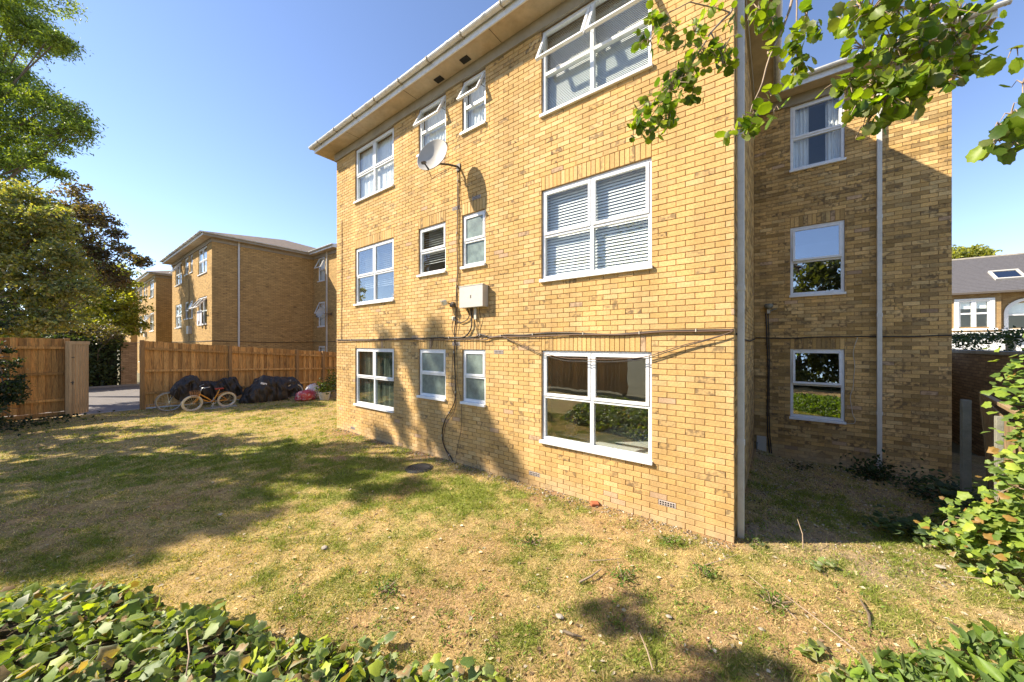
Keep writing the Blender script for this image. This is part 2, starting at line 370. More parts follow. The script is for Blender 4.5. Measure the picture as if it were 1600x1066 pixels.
def tmpl_laurel():
    L_ = [(0, 0, .04), (.16, .18, .06), (.21, .42, .05), (.17, .70, .0), (0, 1.0, -.12), (-.17, .70, .0), (-.21, .42, .05), (-.16, .18, .06)]
    V = [(0, .1, 0), (0, .45, -.02), (0, .75, -.06)]+L_
    F = [(0,3,4),(0,4,1),(4,5,1),(1,5,2),(5,6,2),(6,7,2),(7,8,2),(8,9,2),(2,9,1),(9,10,1),(10,0,1),(10,3,0)]
    return np.array(V, float), np.array([(a, b, c) for a, b, c in F]), np.array([0, 0, 0]+[.5]*8)
T_LAUREL = tmpl_laurel()
T_SIMPLE, T_NARROW, T_ROUND, T_IVY = tmpl_simple(.62), tmpl_simple(.34), tmpl_round(), tmpl_ivy()

def basis(n, up_bias, hang=0.0, nrm=None, nb=0.0):
    """random orthonormal frames: z leans to up (or to nrm), y is the way the leaf points"""
    z = rng.normal(size=(n, 3)); z /= np.linalg.norm(z, axis=1)[:, None]
    z[:, 2] += up_bias
    if nrm is not None: z += nrm*nb
    z /= np.linalg.norm(z, axis=1)[:, None]
    y = rng.normal(size=(n, 3)); y[:, 2] -= hang
    y -= z*np.sum(y*z, axis=1)[:, None]; y /= np.linalg.norm(y, axis=1)[:, None]
    x = np.cross(y, z); return np.stack([x, y, z], axis=2)       # columns

def leaf_cloud(name, P, size, tmpl, pal, m, parent=None, up=.6, hang=.3, edge=None, nrm=None, nb=0, kind='stuff', bs=None, cidx=None):
    n = len(P); V0, F0, W = tmpl; k = len(V0)
    B = basis(n, up, hang, nrm, nb) if bs is None else bs
    s = size if hasattr(size, '__len__') else size*rng.uniform(.65, 1.25, n)
    V = np.einsum('nij,kj->nki', B, V0)*s[:, None, None] + P[:, None, :]
    F = F0[None]+(np.arange(n)*k)[:, None, None]
    pal = np.array(pal); ci = rng.integers(0, len(pal), n) if cidx is None else cidx
    c = pal[ci]*rng.uniform(.6, 1.35, (n, 1))
    C = np.repeat(c[:, None, :], k, axis=1)
    if edge is not None:
        e = (np.array(edge)[None, :]*rng.uniform(.6, 1.1, (n, 1)))[:, None, :]
        on = (rng.random(n) < .38)[:, None, None]
        w = W[None, :, None]*on
        C = C*(1-w)+e*w
    return mesh_np(name, V.reshape(-1, 3), F.reshape(-1, 3), m, parent, C.reshape(-1, 3), kind=kind, smooth=k > 8)

def leaf_parts(name, P, B, s, tmpl, pal, m, parent, edge=None):
    """single leaves as parts, sharing a dozen meshes"""
    V0, F0, W = tmpl; protos = []
    for q in range(12):
        c = np.array(pal[q % len(pal)])*rng.uniform(.75, 1.25); C = np.repeat(c[None, :], len(V0), axis=0)
        if edge is not None and q % 3 == 0: C = C*(1-W[:, None])+np.array(edge)[None, :]*rng.uniform(.6, 1.1)*W[:, None]
        V = V0.copy(); V[:, 2] *= rng.uniform(.5, 2.2); V[:, 0] *= rng.uniform(.85, 1.15)
        V[:, 0] += .12*rng.uniform(-1, 1)*V[:, 1]**2
        o = mesh_np(name, V, F0, m, None, C, smooth=True); protos.append(o.data); bpy.data.objects.remove(o)
    inv = parent.matrix_world.inverted() if parent else Matrix()
    pl = Vector(parent.location) if parent else Vector()
    for i in range(len(P)):
        o = bpy.data.objects.new(name, protos[rnd.randrange(12)]); COL.objects.link(o); o.parent = parent
        b = B[i]; mt = Matrix(((b[0,0],b[0,1],b[0,2]),(b[1,0],b[1,1],b[1,2]),(b[2,0],b[2,1],b[2,2]))).to_4x4()
        mt = Matrix.Translation(Vector(P[i]) - pl) @ mt @ Matrix.Scale(float(s[i]), 4)
        o.matrix_local = mt

# ------------------------------------------------------------------ ground
def fbm(x, y, s=1.0, o=4, seed=0.0):
    return noise.fractal(Vector((x*s+seed, y*s-seed*.7, seed)), .9, 2.1, o)     # about -1..1
def ground_z(x, y):
    z = .03*noise.noise(Vector((x*.5, y*.5, 3)))
    if x > -.4 and y > 4.4:
        t = min(1, (y-4.4)/3.2); z -= .12*t*min(1, (x+.4)/.6)
    if x > 1.2: z += .0
    if x < -14: z += .03
    return z
# how green (0..1) and how bare (0..1) the lawn is
SPOTS = [(ground_pt(px, py), r, g) for px, py, r, g in (
    (430, 715, 1.5, .8), (520, 735, 1.1, .7), (250, 720, 1.1, .6), (600, 770, .8, .7), (720, 770, .6, .7), (660, 795, .5, .4), (560, 750, .7, .5),
    (830, 845, .45, .7), (1040, 850, .35, .6), (1120, 900, .3, .4), (600, 925, .25, .4), (900, 800, .3, .2), (1300, 790, .9, .55), (1400, 830, .9, .5), (1230, 740, .5, .2), (700, 700, .8, .5), (760, 770, .7, .5), (640, 735, .6, .4), (1360, 920, .4, .4), (1420, 960, .4, .3), (110, 730, 1.3, .35), (1180, 960, .5, .1), (420, 790, .7, .3))]
def lawn(x, y):
    g = .17 + .5*fbm(x, y, .7, 5, 2.0) + .75*fbm(x, y, 3.2, 4, 8.0)
    for p, r, a in SPOTS:
        d = ((x-p.x)**2+(y-p.y)**2)/(r*r)
        if d < 4: g += .62*a*math.exp(-d)
    if x < -16.5: g -= .25
    z, rr = -SY*x+CY*y, CY*x+SY*y
    b = .03 + .8*fbm(x, y, .9, 4, 15.0)
    if z < 4.6 and rr > -1.2: b += .36                      # worn earth near the camera, right of the middle
    if y > 4.0 and -10.2 < x < -.4: b += .5*max(0, (y-4.0)/.7)
    if x > -.3 and y > 4.6: b += .25
    if g > .45: b -= (g-.45)*1.2
    return max(0, min(1, g)), max(0, min(1, b))
DRY = np.array((.41, .295, .125)); GRN = np.array((.20, .205, .05)); EARTH = np.array((.29, .18, .10)); ORG = np.array((.40, .215, .085)); GREY = np.array((.34, .25, .16))
def ground_grid(name, x0, x1, y0, y1, st, z_off=0.0):
    nx = int((x1-x0)/st)+1; ny = int((y1-y0)/st)+1
    V = []; C = []
    for j in range(ny):
        for i in range(nx):
            x = x0+i*st; y = y0+j*st
            z = ground_z(x, y)+z_off + .008*noise.noise(Vector((x*9, y*9, 0)))
            g, b = lawn(x, y)
            c = DRY*(1-g)+GRN*1.25*g
            e = EARTH*(1-.5*min(1, max(0, .5+fbm(x, y, 1.7, 3, 31))))+ORG*.5*min(1, max(0, .5+fbm(x, y, 1.7, 3, 31)))
            if x > -.3 and y > 4.7: e = GREY; 
            c = c*(1-b)+e*b; c = c*(1+.18*fbm(x, y, 6, 2, 5))
            V.append((x, y, z)); C.append(c)
    V = np.array(V); C = np.clip(np.array(C), .01, 1)
    idx = np.arange(nx*ny).reshape(ny, nx)
    a, b_, c_, d = idx[:-1, :-1].ravel(), idx[:-1, 1:].ravel(), idx[1:, 1:].ravel(), idx[1:, :-1].ravel()
    F = np.concatenate([np.stack([a, b_, c_], 1), np.stack([a, c_, d], 1)])
    return mesh_np(name, V, F, M['soil'], None, C, attr='gc', smooth=True)
def soil_detail():
    m = M['soil']; N = m.node_tree.nodes; L = m.node_tree.links; b = N['Principled BSDF']
    src = b.inputs['Base Color'].links[0].from_socket; g = N.new('ShaderNodeNewGeometry')
    for sc, lo, hi, a, c in ((9, .36, .66, .72, 1.22), (130, .35, .65, .6, 1.35)):
        n = N.new('ShaderNodeTexNoise'); n.inputs['Scale'].default_value = sc; n.inputs['Detail'].default_value = 6; n.inputs['Roughness'].default_value = .75; L.new(g.outputs['Position'], n.inputs['Vector'])
        mr = N.new('ShaderNodeMapRange'); mr.inputs['From Min'].default_value = lo; mr.inputs['From Max'].default_value = hi; mr.inputs['To Min'].default_value = a; mr.inputs['To Max'].default_value = c; L.new(n.outputs[0], mr.inputs[0])
        v = N.new('ShaderNodeVectorMath'); v.operation = 'SCALE'; L.new(src, v.inputs[0]); L.new(mr.outputs[0], v.inputs['Scale']); src = v.outputs[0]
    L.new(src, b.inputs['Base Color'])
soil_detail()
lawn_o = struct(ground_grid('lawn', -18.75, 4.6, -6, 12, .07))
far = MB().quad((-900, -700, -.30), (900, -700, -.30), (900, 1100, -.30), (-900, 1100, -.30)).build('ground', mat('far_ground', (.16, .14, .07), .95, var=.3, vscale=.4, coord='World'))
struct(far)
road = MB().box(-30.0, -18.9, -60, 90, -.31, -.012).build('driveway', M['tarmac']); struct(road)
kb = MB().box(-18.9, -18.75, -20, 30, -.31, .03).build('kerb', M['kerb']); struct(kb)
kb2 = MB().box(-30.15, -30.0, -60, 90, -.31, .08).build('kerb', M['kerb']); struct(kb2)

# ------------------------------------------------------------------ bricks
CH = .0755; BL = .225; JT = .0078
BRICK_PAL = [(.60, .365, .13), (.62, .385, .14), (.58, .345, .115), (.57, .345, .12), (.64, .41, .165), (.59, .35, .11), (.52, .315, .115), (.65, .445, .20), (.60, .38, .155), (.56, .345, .14)]
def brick_color(wing=False):
    c = (np.array(rnd.choice(BRICK_PAL))*.6+np.array((.58, .38, .165))*.4)*np.array((.99, 1.005, 1.02))*rnd.uniform(.93, 1.06); burn = 0
    t = rnd.random()
    if t < .05: c = np.array((.64, .44, .20))*rnd.uniform(.9, 1.05)
    elif t < .065: c = np.array((.52, .35, .21))
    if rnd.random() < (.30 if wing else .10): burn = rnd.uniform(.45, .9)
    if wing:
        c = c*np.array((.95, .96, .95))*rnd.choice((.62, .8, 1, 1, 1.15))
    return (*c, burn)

def lay_bricks(x0, x1, z0, z1, openings, soldiers, skip=()):
    """(x0,x1,z0,z1) of every brick of a running-bond wall with holes; openings and soldier courses are free of it"""
    out = []; row = int(round(z0/CH))
    while row*CH < z1-1e-3:
        za = row*CH; zb = min(za+CH, z1)
        cuts = []
        for (a, b, c, d) in list(openings)+list(soldiers)+list(skip):
            if za+CH*.5 > c and za+CH*.5 < d: cuts.append((a, b))
        spans = [(x0, x1)]
        for a, b in sorted(cuts):
            ns = []
            for s, e in spans:
                if b <= s or a >= e: ns.append((s, e)); continue
                if a-s > .02: ns.append((s, a))
                if e-b > .02: ns.append((b, e))
            spans = ns
        off = (BL*.5 if row % 2 else 0)
        for s, e in spans:
            k = math.floor((s-x0-off)/BL); p = s
            while p < e-.012:
                q = min(x0+off+(k+1)*BL, e); k += 1
                if q-p < .012: continue
                if e-q < .03: q = e
                out.append((p+JT/2, q-JT/2, za+JT/2, zb-JT/2)); p = q
        row += 1
    for (a, b, c, d) in soldiers:
        n = max(1, int(round((b-a)/CH))); w = (b-a)/n
        for i in range(n): out.append((a+i*w+JT/2, a+(i+1)*w-JT/2, c+JT/2, d-JT/2))
    return out

def brick_verts(x0, x1, z0, z1, yf, depth=.03):
    j = .0018
    f = lambda: rnd.uniform(-j, j)
    y = yf+rnd.uniform(-.0022, .0022); bv = .0022
    F = [(x0+bv+f(), y, z0+bv+f()), (x1-bv+f(), y, z0+bv+f()), (x1-bv+f(), y, z1-bv+f()), (x0+bv+f(), y, z1-bv+f())]
    G = [(x0, y+bv*1.4, z0), (x1, y+bv*1.4, z0), (x1, y+bv*1.4, z1), (x0, y+bv*1.4, z1)]
    H = [(x0, y+depth, z0), (x1, y+depth, z0), (x1, y+depth, z1), (x0, y+depth, z1)]
    return F+G+H
_bf = [(0,1,2),(0,2,3)]
for i in range(4):
    j = (i+1) % 4; _bf += [(4+i, 4+j, j), (4+i, j, i), (8+i, 8+j, 4+j), (8+i, 4+j, 4+i)]
_bf = np.array(_bf)
def bricks_mesh(name, lst, yf, m, parent, cols, xf=None, kind='stuff'):
    V = []; C = []
    for (b, c) in zip(lst, cols):
        V += brick_verts(*b, yf); C += [c]*12
    V = np.array(V)
    if xf is not None: V = xf(V)
    F = (_bf[None]+(np.arange(len(lst))*12)[:, None, None]).reshape(-1, 3)
    return mesh_np(name, V, F, m, parent, np.array(C), attr='bc', kind=kind)

def holed_wall(x0, x1, z0, z1, ops, y, yb, reveal_to):
    """front and back sheets with openings and the reveals between them"""
    mb = MB(); xs = sorted({x0, x1, *[v for o in ops for v in o[:2]]}); zs = sorted({z0, z1, *[v for o in ops for v in o[2:]]})
    for i in range(len(xs)-1):
        for j in range(len(zs)-1):
            cx, cz = (xs[i]+xs[i+1])/2, (zs[j]+zs[j+1])/2
            if any(o[0] < cx < o[1] and o[2] < cz < o[3] for o in ops): continue
            mb.quad((xs[i], y, zs[j]), (xs[i+1], y, zs[j]), (xs[i+1], y, zs[j+1]), (xs[i], y, zs[j+1]))
            mb.quad((xs[i], yb, zs[j]), (xs[i], yb, zs[j+1]), (xs[i+1], yb, zs[j+1]), (xs[i+1], yb, zs[j]))
    for a, b, c, d in ops:
        mb.quad((a, y, c), (a, y, d), (a, yb, d), (a, yb, c)); mb.quad((b, y, c), (b, yb, c), (b, yb, d), (b, y, d))
        mb.quad((a, y, c), (a, yb, c), (b, yb, c), (b, y, c)); mb.quad((a, y, d), (b, y, d), (b, yb, d), (a, yb, d))
    return mb

# ------------------------------------------------------------------ windows
def window(parent, x0, x1, z0, z1, y, double=False, tilt=0.0, inside='plain', split=.5, glass='glass', lowres=False, fixed_top=False):
    """white window; y = face of the brick. Parts: frame > sash, pane, sill, blind ..."""
    yo = y+.035; fw = .052; fd = .07
    fr = MB(); zt = z0+(z1-z0)*split
    fr.box(x0, x0+fw, yo, yo+fd, z0+.04, z1).box(x1-fw, x1, yo, yo+fd, z0+.04, z1)
    fr.box(x0+fw, x1-fw, yo, yo+fd, z1-fw, z1).box(x0+fw, x1-fw, yo, yo+fd, z0+.04, z0+.04+fw)
    xm = (x0+x1)/2; cols = [(x0+fw, x1-fw)]
    if double:
        fr.box(xm-.03, xm+.03, yo-.002, yo+fd, z0+.04+fw, z1-fw); cols = [(x0+fw, xm-.03), (xm+.03, x1-fw)]
    for a, b in cols: fr.box(a, b, yo+.004, yo+fd, zt-.028, zt+.028)
    w = fr.build('window', M['upvc'], parent, bevel=0 if lowres else .004)
    MB().box(x0-.02, x1+.02, y-.045, yo+.02, z0-.012, z0+.038).build('sill', M['upvc'], w, bevel=0 if lowres else .006)
    for a, b in cols:
        MB().box(a, b, yo+.03, yo+.038, z0+.04+fw, zt-.028).build('pane', M['frosted'] if inside == 'frosted' else M[glass], w)
        # opening top light
        t = empty_local = None
        h = (z1-fw+.012)-(zt+.012); sa = MB(); sw = .045; a2, b2 = a-.012, b+.012
        hx = z1-fw+.012
        rot = Matrix.Translation((0, yo-.012, hx)) @ Matrix.Rotation(R(tilt), 4, 'X')
        def bx(q, u0, u1, v0, v1, w0, w1): q.box(u0, u1, v0, v1, w0, w1, rot)
        bx(sa, a2, a2+sw, 0, .045, -h, 0); bx(sa, b2-sw, b2, 0, .045, -h, 0)
        bx(sa, a2+sw, b2-sw, 0, .045, -sw, 0); bx(sa, a2+sw, b2-sw, 0, .045, -h, -h+sw)
        s = sa.build('sash', M['upvc'], w, bevel=0 if lowres else .004)
        p = MB(); bx(p, a2+sw, b2-sw, .018, .026, -h+sw, -sw); p.build('pane', M['frosted'] if inside == 'frosted' else M[glass], w)
        if tilt < -5 and not lowres:
            st = MB()
            for sx in (a2+.03, b2-.03):
                e = rot @ Vector((sx, .02, -h*.62)); st.tube([(sx, yo+.02, hx-h*.55), tuple(e)], .006, 5)
            st.build('stay', M['dark_metal'], w)
    yi = yo+fd+.05
    if inside == 'blind':
        n = int((z1-z0-.1)/.047); me = None
        for i in range(n):
            zz = z1-.06-i*.047
            if me is None:
                o = MB().box(x0+.02, x1-.02, -.023, .023, -.0012, .0012, Matrix.Rotation(R(60), 4, 'X')).build('slat', M['blind'], w); me = o.data
            else:
                o = bpy.data.objects.new('slat', me); COL.objects.link(o); o.parent = w
            o.location = (0, yi, zz)
    elif inside == 'half_blind':
        n = int((z1-z0)*.72/.05); me = None
        for i in range(n):
            zz = z1-.06-i*.05
            if me is None:
                o = MB().box(x0+.02, x1-.02, -.018, .018, -.0015, .0015, Matrix.Rotation(R(30), 4, 'X')).build('slat', M['blind'], w); me = o.data
            else:
                o = bpy.data.objects.new('slat', me); COL.objects.link(o); o.parent = w
            o.location = (0, yi, zz)
    elif inside == 'fine_blind':
        b = MB(); n = int((z1-z0-.08)/.025)
        for i in range(n): b.box(x0+.02, x1-.02, -.011, .011, -.0008, .0008, Matrix.Translation((0, yi, z1-.04-i*.025)) @ Matrix.Rotation(R(62), 4, 'X'))
        b.build('blind', M['blind'], w)
    elif inside == 'curtains':
        for a, b in ((x0+.03, x0+(x1-x0)*.36), (x1-(x1-x0)*.32, x1-.03)):
            c = MB(); n = 24; 
            for i in range(n):
                u0, u1 = a+(b-a)*i/n, a+(b-a)*(i+1)/n
                f = lambda u: yi+.02*math.sin(u*95)+.012*math.sin(u*41)
                c.quad((u0, f(u0), z0+.06), (u1, f(u1), z0+.06), (u1, f(u1), z1-.05), (u0, f(u0), z1-.05))
            c.build('curtain', M['curtain'], w, smooth=True)
    elif inside in ('net', 'dim_net'):
        c = MB(); n = 40; a, b = x0+.03, x1-.03
        for i in range(n):
            u0, u1 = a+(b-a)*i/n, a+(b-a)*(i+1)/n; f = lambda u: yi+.012*math.sin(u*60)
            c.quad((u0, f(u0), z0+.06), (u1, f(u1), z0+.06), (u1, f(u1), z1-.05), (u0, f(u0), z1-.05))
        c.build('curtain', M['curtain' if inside == 'net' else 'dim_curtain'], w, smooth=True)
    return w

ZR = [(10, 30), (45, 65), (81, 100)]      # brick rows of the window openings, by storey
ZS = [(16, 30), (51, 65), (86, 100)]
ZTOP = 100*CH
WX = [(-8.74, -6.97, 1), (-6.02, -5.13, 0), (-4.64, -4.02, 0), (-2.755, -.965, 1)]
LEN = 9.763; DEP = 4.649; WW = 2.977; BACK = 9.6
def openings(front=True):
    o = []
    if front:
        for i, (a, b, dbl) in enumerate(WX):
            for s in range(3):
                r = ZR[s] if dbl else ZS[s]; o.append((a, b, r[0]*CH, r[1]*CH, s, i))
    else:
        for s in range(3): o.append((.663, 1.546, ZR[s][0]*CH, ZR[s][1]*CH, s, 4))
    return o

def eaves(parent, lowres=False):
    """soffit, frieze, fascia, gutter and hipped roof round both blocks (outline in plan)"""
    ov = .36; g = .11
    zs = ZTOP+.20
    sof = MB()
    sof.box(-LEN-ov, ov, -ov-.04, -.04, zs, zs+.02)                       # front
    sof.box(.04, ov, -.04, DEP-ov, zs, zs+.02)                            # right return
    sof.box(.04, WW+ov, DEP-ov, DEP-.04, zs, zs+.02)                      # wing front
    sof.box(-LEN-ov, -LEN-.04, -.04, BACK, zs, zs+.02)
    sof.box(WW+.04, WW+ov, DEP-.04, BACK, zs, zs+.02)
    s = sof.build('soffit', M['soffit'], parent)
    fz = MB()
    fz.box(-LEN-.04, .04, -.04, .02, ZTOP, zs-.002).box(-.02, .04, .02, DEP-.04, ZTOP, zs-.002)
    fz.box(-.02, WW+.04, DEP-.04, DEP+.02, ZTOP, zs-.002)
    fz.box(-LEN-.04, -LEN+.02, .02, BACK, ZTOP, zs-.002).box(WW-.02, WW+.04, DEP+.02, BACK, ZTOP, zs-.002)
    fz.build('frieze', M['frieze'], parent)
    fa = MB(); t = .022; z0, z1 = zs-.025, zs+.15
    fa.box(-LEN-ov-t, ov+t, -ov-.04-t, -ov-.04, z0, z1)
    MB().box(ov, ov+t, -ov-.038, DEP-ov-t, z0+.001, z1).build('return_fascia', M['frieze'], parent)  # return side lies in shade; that shade is put into the darker board colour
    fa.box(ov, WW+ov+t, DEP-ov-t, DEP-ov, z0, z1).box(-LEN-ov-t, -LEN-ov, -ov-.04, BACK, z0, z1).box(WW+ov, WW+ov+t, DEP-ov, BACK, z0, z1)
    fa.build('fascia', M['gutter'], parent)
    # half-round gutters with brackets
    def gut(p, q, nrm):
        p, q, nrm = Vector(p), Vector(q), Vector(nrm); mb = MB(); n = 8; r = .056
        prof = [(nrm*(r*math.cos(math.pi*i/n)) + Vector((0, 0, -r*math.sin(math.pi*i/n)))) for i in range(n+1)]
        prof2 = [v*.9 for v in prof]
        for P in (prof, prof2):
            for i in range(n): mb.quad(p+P[i], q+P[i], q+P[i+1], p+P[i+1])
        for k in (0, n): mb.quad(p+prof[k], q+prof[k], q+prof2[k], p+prof2[k])
        for e in (p, q): 
            for i in range(n): mb.quad(e+prof[i], e+prof[i+1], e+Vector((0,0,0)), e+Vector((0,0,0)))
        L_ = (q-p).length; d = (q-p)/L_
        k = .25
        while k < L_:
            for dd in (-.018, .018):
                for i in range(n): mb.quad(p+d*(k-.012+dd)+prof[i]*1.12, p+d*(k+.006+dd)+prof[i]*1.12, p+d*(k+.006+dd)+prof[i+1]*1.12, p+d*(k-.012+dd)+prof[i+1]*1.12)
            k += .92
        return mb
    zg = zs+.135; o2 = ov+t+.058
    gs = MB()
    for p, q, nn in (((-LEN-o2-.05, -o2-.04, zg), (o2+.05, -o2-.04, zg), (0, -1, 0)), ((o2, -o2, zg), (o2, DEP-o2, zg), (1, 0, 0)),
                     ((o2, DEP-o2, zg), (WW+o2+.05, DEP-o2, zg), (0, -1, 0)), ((-LEN-o2, -o2, zg), (-LEN-o2, BACK, zg), (-1, 0, 0))):
        gg = gut(p, q, nn); k = len(gs.v); gs.v += gg.v; gs.f += [tuple(i+k for i in f) for f in gg.f]
    gs.build('gutter', M['gutter'], parent, smooth=False)
    br = MB(); sj_ = MB(); xx = -LEN-ov+.4
    while xx < ov+.1:
        br.box(xx, xx+.022, -o2-.105, -o2-.035, zg-.062, zg+.006); br.box(xx, xx+.022, -o2-.04, -o2+.015, zg-.066, zg-.05); xx += .93
    xx = -LEN+1.3
    while xx < 0: sj_.box(xx, xx+.008, -ov-.03, -.05, zs-.003, zs-.0005); xx += 2.44
    br.build('bracket', M['frieze'], parent); sj_.build('board_joint', M['dark'], parent)
    # roof: hipped main block and lower hipped wing
    def hip(x0, x1, y0, y1, z, h):
        mb = MB(); w, d = x1-x0, y1-y0
        if w >= d: a, b = (x0+d/2, (y0+y1)/2, z+h), (x1-d/2, (y0+y1)/2, z+h)
        else: a, b = ((x0+x1)/2, y0+w/2, z+h), ((x0+x1)/2, y1-w/2, z+h)
        c = [(x0, y0, z), (x1, y0, z), (x1, y1, z), (x0, y1, z)]
        if w >= d:
            mb.quad(c[0], c[1], b, a); mb.quad(c[2], c[3], a, b); mb.f.append((len(mb.v), len(mb.v)+1, len(mb.v)+2)); mb.v += [c[1], c[2], b]
            mb.f.append((len(mb.v), len(mb.v)+1, len(mb.v)+2)); mb.v += [c[3], c[0], a]
        else:
            mb.quad(c[1], c[2], b, a); mb.quad(c[3], c[0], a, b); mb.f.append((len(mb.v), len(mb.v)+1, len(mb.v)+2)); mb.v += [c[0], c[1], a]
            mb.f.append((len(mb.v), len(mb.v)+1, len(mb.v)+2)); mb.v += [c[2], c[3], b]
        mb.quad(c[0], c[3], c[2], c[1])
        return mb
    r = hip(-LEN-ov-.04, ov+.04, -ov-.06, BACK+.3, zs+.152, 1.75)
    r2 = hip(-3.5, WW+ov+.03, DEP-ov-.05, BACK+3, zs+.148, 1.3)
    k = len(r.v); r.v += r2.v; r.f += [tuple(i+k for i in f) for f in r2.f]
    # tile courses: thin proud rows up the visible hips
    r.build('roof', M['roof_tile'], parent)
    return s

def downpipe(parent, x, y, z0, z1, square=True, shoe=True):
    mb = MB(); w = .036
    if square: mb.box(x-w, x+w, y-w, y+w, z0, z1)
    else: mb.tube([(x, y, z0), (x, y, z1)], .034, 12)
    p = mb.build('downpipe', M['pipe'], parent, bevel=.006)
    z = z0+1.15
    while z < z1:
        c = MB()
        if square: c.box(x-w-.006, x+w+.006, y-w-.006, y+w+.006, z, z+.07)
        else: c.tube([(x, y, z), (x, y, z+.06)], .041, 12)
        c.build('collar', M['pipe'], p, bevel=.003); z += 1.9
    return p

# ---- the near building, every brick laid
main = empty('apartment_building', (-.403, 4.708, 0))
tag(main, 'three storey yellow brick apartment block with white windows beside the lawn, nearest of the row', 'building')
bpy.context.view_layer.update()
fo = openings(True); wo = openings(False)
ops_f = [o[:4] for o in fo]; ops_w = [o[:4] for o in wo]
Z0 = -4*CH
sold = [(a-.0, b+.0, d, d+3*CH) for a, b, c, d, s, i in fo if s < 2]; sold_w = [(a, b, d, d+3*CH) for a, b, c, d, s, i in wo if s < 2]
# air bricks, in photo places
def fac(px, py, Y=4.708):
    u = (px-831)/535; z = Y/(SY*u+CY); return (z*(CY*u-SY)+.403, CAMZ+z*(538-py)/535)
vents = []
for px, py in ((711, 328), (739, 311), (773, 553), (707, 536), (1023, 787), (826, 737), (547, 668)):
    x, z = fac(px, py); r = int(round((z-.037)/CH)); k = round((x+LEN-(BL*.5 if r % 2 else 0))/BL); xx = -LEN+(BL*.5 if r % 2 else 0)+k*BL
    vents.append((xx, xx+BL, r*CH, (r+1)*CH))
fwall = holed_wall(-LEN, -.012, Z0, ZTOP, ops_f, .010, .28, .1).build('wall', M['mortar'], main)
fb = lay_bricks(-LEN, -.0, Z0, ZTOP, ops_f, sold, vents)
wb = lay_bricks(.0, WW, Z0, ZTOP, ops_w, sold_w)
wwall = holed_wall(-.01, WW-.012, Z0, ZTOP, ops_w, DEP+.010, DEP+.28, .1).build('wall', M['mortar'], main)
fc = [brick_color() for _ in fb]
WC = {}
wc = []
for b in wb:
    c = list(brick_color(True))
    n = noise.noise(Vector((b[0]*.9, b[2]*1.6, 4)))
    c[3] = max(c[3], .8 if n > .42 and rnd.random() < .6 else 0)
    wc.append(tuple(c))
def shown(b, ox, oy, Y):
    cx, cz = (b[0]+b[1])/2-.403, (b[2]+b[3])/2
    px, py, z = pix_of(cx, Y, cz)
    if z < .2 or not (0 < px < 1600 and 0 < py < 1066): return 0
    a = pix_of(b[0]-.403, Y, cz)[0]; c = pix_of(b[1]-.403, Y, cz)[0]
    return abs(c-a)*(b[3]-b[2])/z
rank = sorted([(shown(b, 0, 0, 4.708), 0, i) for i, b in enumerate(fb)]+[(shown(b, 0, 0, 9.357), 1, i) for i, b in enumerate(wb)], reverse=True)[:300]
sf = {i for s, w, i in rank if w == 0}; sw_ = {i for s, w, i in rank if w == 1}
bricks_mesh('brickwork', [b for i, b in enumerate(fb) if i not in sf], 0.0, M['brick'], fwall, [c for i, c in enumerate(fc) if i not in sf])
bricks_mesh('brickwork', [b for i, b in enumerate(wb) if i not in sw_], DEP, M['brick'], wwall, [c for i, c in enumerate(wc) if i not in sw_])
bank = {}
for lst, ss, wall, yf in ((fb, sf, fwall, 0.0), (wb, sw_, wwall, DEP)):
    for i in ss:
        b = lst[i]; w, h = b[1]-b[0], b[3]-b[2]; key = (round(w, 2), round(h, 2)); pool = bank.setdefault(key, [])
        if len(pool) < 14:
            c = brick_color(wall is wwall)
            o = bricks_mesh('brick', [(0, w, 0, h)], 0, M['brick'], wall, [c], kind=None); pool.append(o.data)
        else:
            o = bpy.data.objects.new('brick', rnd.choice(pool)); COL.objects.link(o); o.parent = wall
        o.location = (b[0], yf, b[2])
# right return wall (runs back to the wing) and left gable
def side_x(X): return lambda V: np.stack([X-V[:, 1], V[:, 0], V[:, 2]], 1)
sb = lay_bricks(.11, DEP, Z0, ZTOP, [], [])
swl = MB().box(-.28, -.010, .012, DEP, Z0, ZTOP).build('wall', M['mortar'], main)
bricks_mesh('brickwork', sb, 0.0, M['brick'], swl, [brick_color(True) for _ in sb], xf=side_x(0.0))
# alternate quoin ends on the corner
qb = []; row = -4
while row < 100:
    qb.append((0.0 if row % 2 else .0, .102, row*CH+JT/2, (row+1)*CH-JT/2)); row += 1
bricks_mesh('brickwork', qb, 0.0, M['brick'], swl, [brick_color() for _ in qb], xf=side_x(0.0))
MB().box(-LEN+.005, -LEN+.28, .02, BACK, Z0, ZTOP).build('wall', M['far_brick'], main)
MB().box(WW-.28, WW-.002, DEP+.015, BACK, Z0, ZTOP).build('wall', M['far_brick'], main)
MB().box(-LEN, WW, BACK, BACK+.2, Z0, ZTOP).build('wall', M['far_brick'], main)
eaves(main)
for v in vents:
    a = MB().box(v[0]+.005, v[1]-.005, -.001, .03, v[2]+.005, v[3]-.005)
    o = a.build('air_brick', M['vent'], fwall)
    g = MB()
    for c in range(6):
        for r_ in range(2): g.box(v[0]+.018+c*.033, v[0]+.038+c*.033, -.0035, .0, v[2]+.014+r_*.028, v[2]+.032+r_*.028)
    g.build('grille', M['dark'], fwall)
# soffit vents
for px, py in ((686, 124), (727, 93)):
    u = (px-831)/535; z = 535*(ZTOP+.2-CAMZ)/(538-py); p = world_of(px, py, z)
    MB().box(p.x+.403-.10, p.x+.403+.10, p.y-4.708-.06, p.y-4.708+.06, ZTOP+.188, ZTOP+.199).build('soffit_vent', M['dark'], main)
